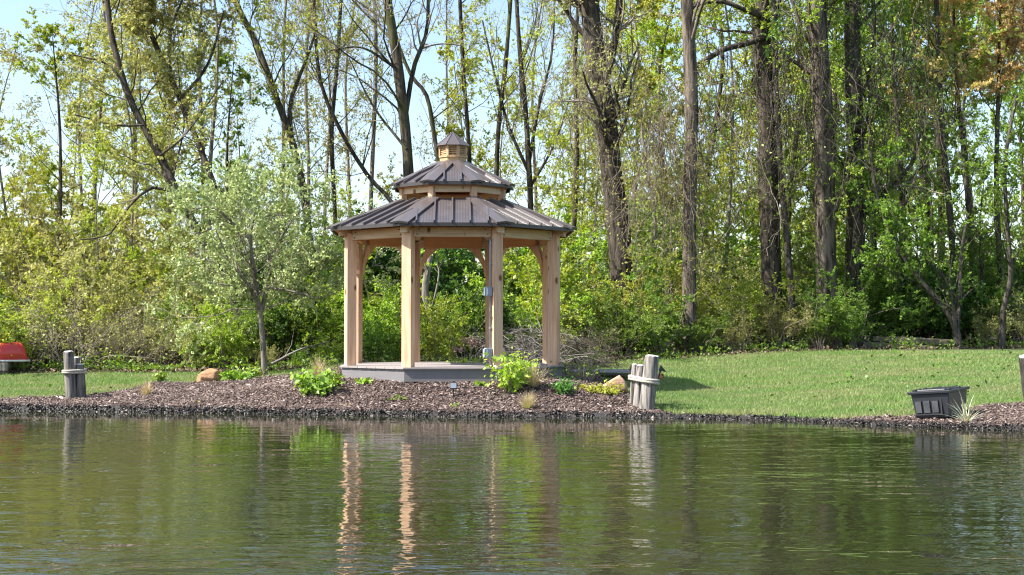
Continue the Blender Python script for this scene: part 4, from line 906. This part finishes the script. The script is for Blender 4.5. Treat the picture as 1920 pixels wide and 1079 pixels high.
def ftree(key, px, Y, h, note):
    adj, h0, ms = TK[key]; s = h/h0
    return tree_obj('woodland_tree', base(px, Y), rs.choice(ms), f'{adj} tree {note}', 'tree', 'background trees of the wood', rs.uniform(0, 6.28), s)
for key, px, Y, h, note in (
    ('willow', 15, 31, 7.0, 'with open crown against the sky in the top corner'), ('lime', 105, 28.5, 6.6, 'slender and upright, standing alone against the sky above the canoe'), ('yellow', 60, 28, 3.6, 'low and dense above the canoe'), ('yellow', 190, 27.8, 4.0, 'behind the dark roped pilings'),
    ('yellow', -80, 28, 4.4, 'partly outside the frame above the canoe'), ('leafy', 440, 31, 6.4, 'with broad leaves between the leaning trunks'), ('sparse', 160, 33, 8.5, 'behind the arching limb'), ('sparse', 260, 32, 11, 'filling the gap left of the leaning trunks'), ('yellow', 300, 30, 4.6, 'under the leaning trunks'),
    ('sparse', 560, 34, 6, 'behind the pale shrub tree'), ('sparse', 380, 34, 11.5, 'high behind the leaning pair'), ('sparse', 510, 35, 11, 'between the leaning pair and the mossy leaning trunk'),
    ('yellow', 870, 37, 7.5, 'glowing behind the cupola'), ('yellow', 960, 39, 7, 'low behind the bare forked trunk'), ('yellow', 1040, 36, 5.5, 'above the gazebo eave end'), ('yellow', 720, 38, 4.2, 'low behind the gazebo roof'), ('sparse', 600, 40, 11, 'far off past the mossy leaning trunk'), ('sparse', 840, 41, 11, 'far off behind the cupola'), ('sparse', 1010, 42, 11.5, 'far off behind the bare fork'), ('yellow', 640, 36, 3.8, 'low past the pale shrub tree'),
    ('willow', 190, 32, 10.5, 'behind the arching limb, its crown at the top of the frame'), ('willow', 300, 33, 12, 'behind the slimmer leaning trunk'), ('willow', 400, 30.5, 10, 'between both leaning trunks and the mossy one'), ('willow', 240, 29.5, 6.5, 'beneath the arching limb'),
    ('sparse', 570, 38, 11.5, 'past the mossy leaning trunk'), ('sparse', 660, 43, 12, 'far off above the gazebo eave'), ('sparse', 1070, 40, 11.5, 'between bare fork and thickest trunk'), ('yellow', 1085, 33, 6.6, 'pale and low before the thickest trunk'),
    ('yellow', 1110, 32, 5.5, 'at the foot of the thickest trunk'), ('yellow', 1210, 33, 8.5, 'behind the vine curtain'), ('yellow', 1350, 34, 9.5, 'glowing between straight and furrowed trunks'), ('yellow', 1400, 38, 11, 'deeper between straight and furrowed trunks'), ('lime', 1480, 35, 10, 'behind the thin companion stem'), ('lime', 1250, 37, 10, 'behind the straight trunk'), ('sparse', 1180, 38, 12, 'tall behind the thickest trunk'),
    ('lime', 1640, 34, 10.5, 'behind the ivy-clad trunk'), ('leafy', 1690, 32, 9.5, 'above the lumber pile'), ('leafy', 1570, 36, 11, 'between the last two thick trunks'), ('lime', 1730, 36, 11, 'high behind the lumber pile'), ('rust', 1890, 30.6, 8.5, 'at the top corner of the frame'), ('rust', 1830, 32, 9.5, 'behind the slender dark stem'), ('leafy', 1850, 30.5, 4, 'low past the lumber pile'), ('lime', 1930, 33, 6, 'at the frame edge past the lumber'), ('rust', 1960, 38, 12, 'half outside the frame'), ('leafy', 1760, 40, 12, 'deep behind the slender dark stem'), ('leafy', 2050, 33, 11, 'outside the frame past the lumber'),
    ('leafy', 1520, 41, 12, 'deep behind the furrowed trunks'), ('lime', 1330, 42, 12, 'deep behind the long bare limb'), ('leafy', 1660, 43, 12, 'deep beyond the ivy-clad trunk'), ('yellow', 130, 36, 6.0, 'far behind the canoe'), ('yellow', 0, 37, 5.5, 'far behind the canoe corner'), ('lime', 320, 38, 7, 'far behind the leaning trunks'), ('sparse', 460, 40, 7, 'far behind the pale shrub tree'), ('yellow', -120, 34, 6, 'outside the frame beyond the canoe')):
    ftree(key, px, Y, h, note)
# a far row closing the wood
for i in range(34):
    px = -450+i*85+rs.uniform(-25, 25); hh_ = rs.uniform(3.5, 5) if px < 1080 else rs.uniform(9, 13)
    ftree(rs.choice(['yellow', 'sparse', 'sparse'] if px < 1080 else ['lime', 'leafy', 'yellow']), px, rs.uniform(46, 62), hh_, 'in the far row '+where(px))

# ------------------------------------------------------------------ brush pile
rngb = np.random.RandomState(9)
def brush(px, Y, w, d, h, n, label, mt):
    b0 = base(px, Y); P0 = np.c_[rngb.randn(n)*w*.42, rngb.randn(n)*d*.4, np.abs(rngb.randn(n))*h*.25]; a = rngb.uniform(0, 2*PI, n)
    D = np.c_[np.cos(a), np.sin(a)*.6, rngb.uniform(-.1, .55, n)]; L = rngb.uniform(.3, .9, n); P, R = grow(rngb, P0, D, L, rngb.uniform(.004, .014, n), 7, .2, -.09, .35)
    P[..., 2] = np.maximum(P[..., 2], .01); s_ = Soup(); v, q = tubes(P, R, 4); s_.add(v, q)
    p, dd, l, r = spawn(rngb, P, R, L, 5, .2, 1, 45, .5, .6, .3, .1, .002); P2, R2_ = grow(rngb, p, dd, l, r, 5, .25, -.03, .4); v, q = tubes(P2, R2_, 3); s_.add(v, q)
    o = link('brush_pile', s_.mesh('brush_pile', M[mt]), None, b0); tag(o, label, 'brush pile', kind='stuff')
brush(985, 24.3, .62, .45, 1.0, 200, 'heap of dead grey branches behind the gazebo deck', 'twig_pale')
brush(1090, 25.2, .45, .4, .8, 140, 'low heap of brown twigs past the gazebo end post', 'twig_dark')
for px_, Y, l0 in ((560, 24.9, 'fallen bleached branch lying under the pale tree'),):
    b0 = base(px_, Y); s_ = Soup(); P, R = grow(rngb, np.array([[-.6, 0, .05]]), np.array([[1., .1, .35]]), np.array([1.3]), np.array([.03]), 8, .1, -.02, .3); v, q = tubes(P, R, 6); s_.add(v, q)
    p, dd, l, r = spawn(rngb, P, R, np.array([1.3]), 6, .2, 1, 40, .5, .5); P2, R2_ = grow(rngb, p, dd, l, r, 5, .2, 0, .4); v, q = tubes(P2, R2_, 4); s_.add(v, q)
    tag(link('fallen_branch', s_.mesh('fallen_branch', M['twig_pale'], True), None, b0), l0, 'fallen branch')

# ------------------------------------------------------------------ bed plants
rp = np.random.RandomState(31)
def leafy_plant(px, py, w, h, n, leaf, lm, label, cat='plant', name='garden_plant', stems=14, group='plants in the mulch bed', aspect=.62, droop=.25):
    b0 = on_ground(px, py); root = empty(name, b0, 0, label, cat, group)
    a = rp.uniform(0, 2*PI, stems); t = rp.uniform(.05, 1, stems)
    D = np.c_[np.cos(a)*t*w/h*.7, np.sin(a)*t*w/h*.7, np.ones(stems)]; L = h*rp.uniform(.65, 1.05, stems)
    P, R = grow(rp, np.c_[np.cos(a)*w*.08, np.sin(a)*w*.08, -.02*np.ones(stems)], D, L, np.full(stems, .005), 6, .12, -.02, .5)
    v, q = tubes(P, R, 4); tag(link('stems', Soup().add(v, q).mesh('stems', M['twig']), root), kind='stuff')
    k_ = max(1, n//stems); pa_, ta = along(rp, P, k_, .25); o = rp.randn(len(pa_), 3)*np.array([w*.13, w*.13, h*.08]); D = nrm(o+np.c_[pa_[:, :2]*1.2, np.full(len(pa_), -droop*.2)])
    pa_ = pa_+o; pa_[:, 2] = np.maximum(pa_[:, 2], .01)
    v, q = leafquads(rp, pa_, D, leaf, aspect, .9, .5, .14); tag(link('foliage', Soup().add(v, q).mesh('foliage', M[lm]), root), kind='stuff')
    return root
def tuft(px, py, h, n, spread, wd, mats, label, cat='ornamental grass', name='grass_tuft', group='plants in the mulch bed', droop=.10):
    b0 = on_ground(px, py); root = empty(name, b0, 0, label, cat, group)
    for lm, nn, hs, nm in mats:
        N = int(n*nn); a = rp.uniform(0, 2*PI, N); t = np.abs(rp.randn(N))*spread
        D = np.c_[np.cos(a)*t, np.sin(a)*t, np.ones(N)]; L = h*hs*rp.uniform(.5, 1.15, N)
        P, _ = grow(rp, np.c_[np.cos(a)*.03*rp.rand(N), np.sin(a)*.03*rp.rand(N), -.01*np.ones(N)], D, L, np.ones(N), 5, .06, -droop, 1)
        P[..., 2] = np.maximum(P[..., 2], .005)
        s = np.stack([-np.sin(a), np.cos(a), 0*a], 1)[:, None, :]; wv_ = wd*np.array([.8, 1, .9, .7, .45, .05])[None, :, None]*rp.uniform(.7, 1.2, (N, 1, 1))
        V = np.stack([P-s*wv_, P+s*wv_], 2).reshape(-1, 3); b = np.arange(N)[:, None]*12+np.arange(5)[None, :]*2
        Qb = np.stack([b, b+1, b+3, b+2], -1).reshape(-1, 4)
        tag(link(nm, raw_mesh(nm, V, quads=Qb, mats=[M[lm]]), root), kind='stuff')
leafy_plant(297, 715, .26, .20, 150, .05, 'l_hosta', 'small lime shrub on the mulch edge between canoe pilings and rust boulder', stems=9)
leafy_plant(448, 713, .42, .24, 300, .075, 'l_hosta', 'bright green leafy clump beside the pale tree trunk')
leafy_plant(478, 706, .22, .20, 120, .06, 'l_hosta', 'smaller bright green clump behind the leafy one at the pale trunk')
leafy_plant(592, 741, .50, .40, 460, .075, 'l_hosta', 'large spreading lime-green shrub before the deck corner of the gazebo')
leafy_plant(625, 722, .3, .25, 130, .06, 'l_hosta', 'lime-green shoots touching the lit deck corner')
leafy_plant(682, 720, .22, .09, 70, .07, 'l_hosta', 'low green rosette just below the pale lit fascia', stems=8, droop=0)
leafy_plant(905, 722, .22, .08, 60, .065, 'l_hosta', 'flat green rosette below the dark fascia near the cable', stems=8)
leafy_plant(955, 736, .40, .56, 560, .06, 'l_lime', 'tall bushy bright green shrub in front of the conduit post', stems=22)
leafy_plant(984, 725, .36, .38, 220, .055, 'l_lime', 'shorter green side of the bush beside dry grass at the conduit post', stems=14)
leafy_plant(1059, 740, .34, .25, 520, .035, 'l_box', 'small round dark-green box shrub in the mulch', stems=12)
leafy_plant(1105, 735, .36, .15, 190, .045, 'l_yellow', 'low yellow-green groundcover beside the pale boulder', stems=10)
leafy_plant(1140, 739, .32, .17, 200, .045, 'l_yellow', 'yellow-green clump leaning against the pale boulder', stems=10)
leafy_plant(745, 750, .16, .08, 45, .05, 'l_mid', 'tiny dark green sprout in the middle of the mulch slope', stems=7)
leafy_plant(853, 763, .12, .07, 40, .045, 'l_hosta', 'tiny lime sprout below the solar light', stems=6)
leafy_plant(370, 756, .10, .06, 30, .04, 'l_yellow', 'tiny yellow sprout near the water below the rust boulder', stems=6)
leafy_plant(652, 762, .09, .05, 24, .04, 'l_straw', 'tiny straw-coloured sprout near the waterline', stems=6)
leafy_plant(872, 690, .5, .26, 160, .05, 'l_lime', 'leafy base of the dried flower clump behind the deck', group='plants behind the gazebo')
b0 = on_ground(1100, 716)
leafy_plant(1100, 716, .75, .50, 240, .04, 'l_mid', 'twiggy dark half-leaved bush in the roof shadow beside the boardwalk', stems=34)
leafy_plant(440, 683, .5, .3, 200, .06, 'l_lime', 'green weeds at the foot of the leaning trunks', group='weeds at the thicket edge')
leafy_plant(600, 690, .6, .3, 220, .055, 'l_mid', 'mid-green weeds between fallen branch and deck corner', group='weeds at the thicket edge')
leafy_plant(380, 690, .5, .22, 160, .055, 'l_lime', 'low weeds behind the rust boulder', group='weeds at the thicket edge')
tuft(275, 742, .26, 260, .55, .0022, (('l_straw', 1, 1, 'dry_blades'), ('l_yellow', .15, .7, 'green_blades')), 'straw-coloured grass tuft on the mulch between canoe pilings and rust boulder')
tuft(990, 768, .26, 300, .6, .0022, (('l_straw', 1, 1, 'dry_blades'), ('l_lime', .3, .8, 'green_blades')), 'straw-coloured grass tuft near the water below the bushy shrub')
tuft(1000, 728, .40, 260, .6, .0022, (('l_straw', 1, 1, 'dry_blades'),), 'tall bleached grass tuft behind the bushy green shrub')
tuft(595, 706, .34, 220, .6, .0022, (('l_straw', 1, 1, 'dry_blades'),), 'dry beige grass behind the large lime shrub')
tuft(1812, 792, .36, 46, .75, .006, (('l_yucca', 1, 1, 'blades'), ('l_straw', .3, .8, 'dry_blades')), 'spiky pale grey-green yucca beside the black tote', 'plant', 'yucca', droop=.16)
tuft(805, 716, .22, 26, .35, .0016, (('l_straw', 1, 1, 'dry_stalks'),), 'thin dead stalks in front of the dark fascia', 'dead stalks', 'dead_stalks', droop=0)
tuft(1130, 752, .14, 60, .6, .0018, (('l_flower', 1, 1, 'dry_stalks'),), 'pinkish dead stems below the pale boulder', 'dead stalks', 'dead_stalks', droop=0)
# dried flower heads behind the deck
b0 = base(875, 23.6); fh = empty('dried_flowers', b0, 0, 'dried pinkish flower heads on stalks behind the gazebo deck', 'dried flowers')
for i in range(9):
    x, y, z = rp.uniform(-.22, .22), rp.uniform(-.1, .1), rp.uniform(.28, .46)
    MB().tube([(x*.6, y, 0), (x, y, z)], .004, 4).build('stalk', M['twig'], fh)
    P = rp.randn(60, 3)*.03+np.array([x, y, z]); v, q = leafquads(rp, P, rp.randn(60, 3), .028, .8); tag(link('flower_head', Soup().add(v, q).mesh('flower_head', M['l_flower']), fh), kind='stuff')

# ------------------------------------------------------------------ where two look-alikes still share a label, say which is which
byl = {}
for o in COL.objects:
    if o.parent is None and o.get('category') in ('shrub', 'tree'): byl.setdefault(o['label'], []).append(o)
for lab, os_ in byl.items():
    if len(os_) < 2: continue
    os_.sort(key=lambda o: o.location.x/o.location.y)
    for i, o in enumerate(os_):
        w_ = {2: ('leftmost', 'rightmost'), 3: ('leftmost', 'middle', 'rightmost'), 4: ('leftmost', 'second from left', 'second from right', 'rightmost')}.get(len(os_))
        if w_: o['label'] = (w_[i]+' '+lab) if len(w_[i].split()) == 1 else lab+', '+w_[i]
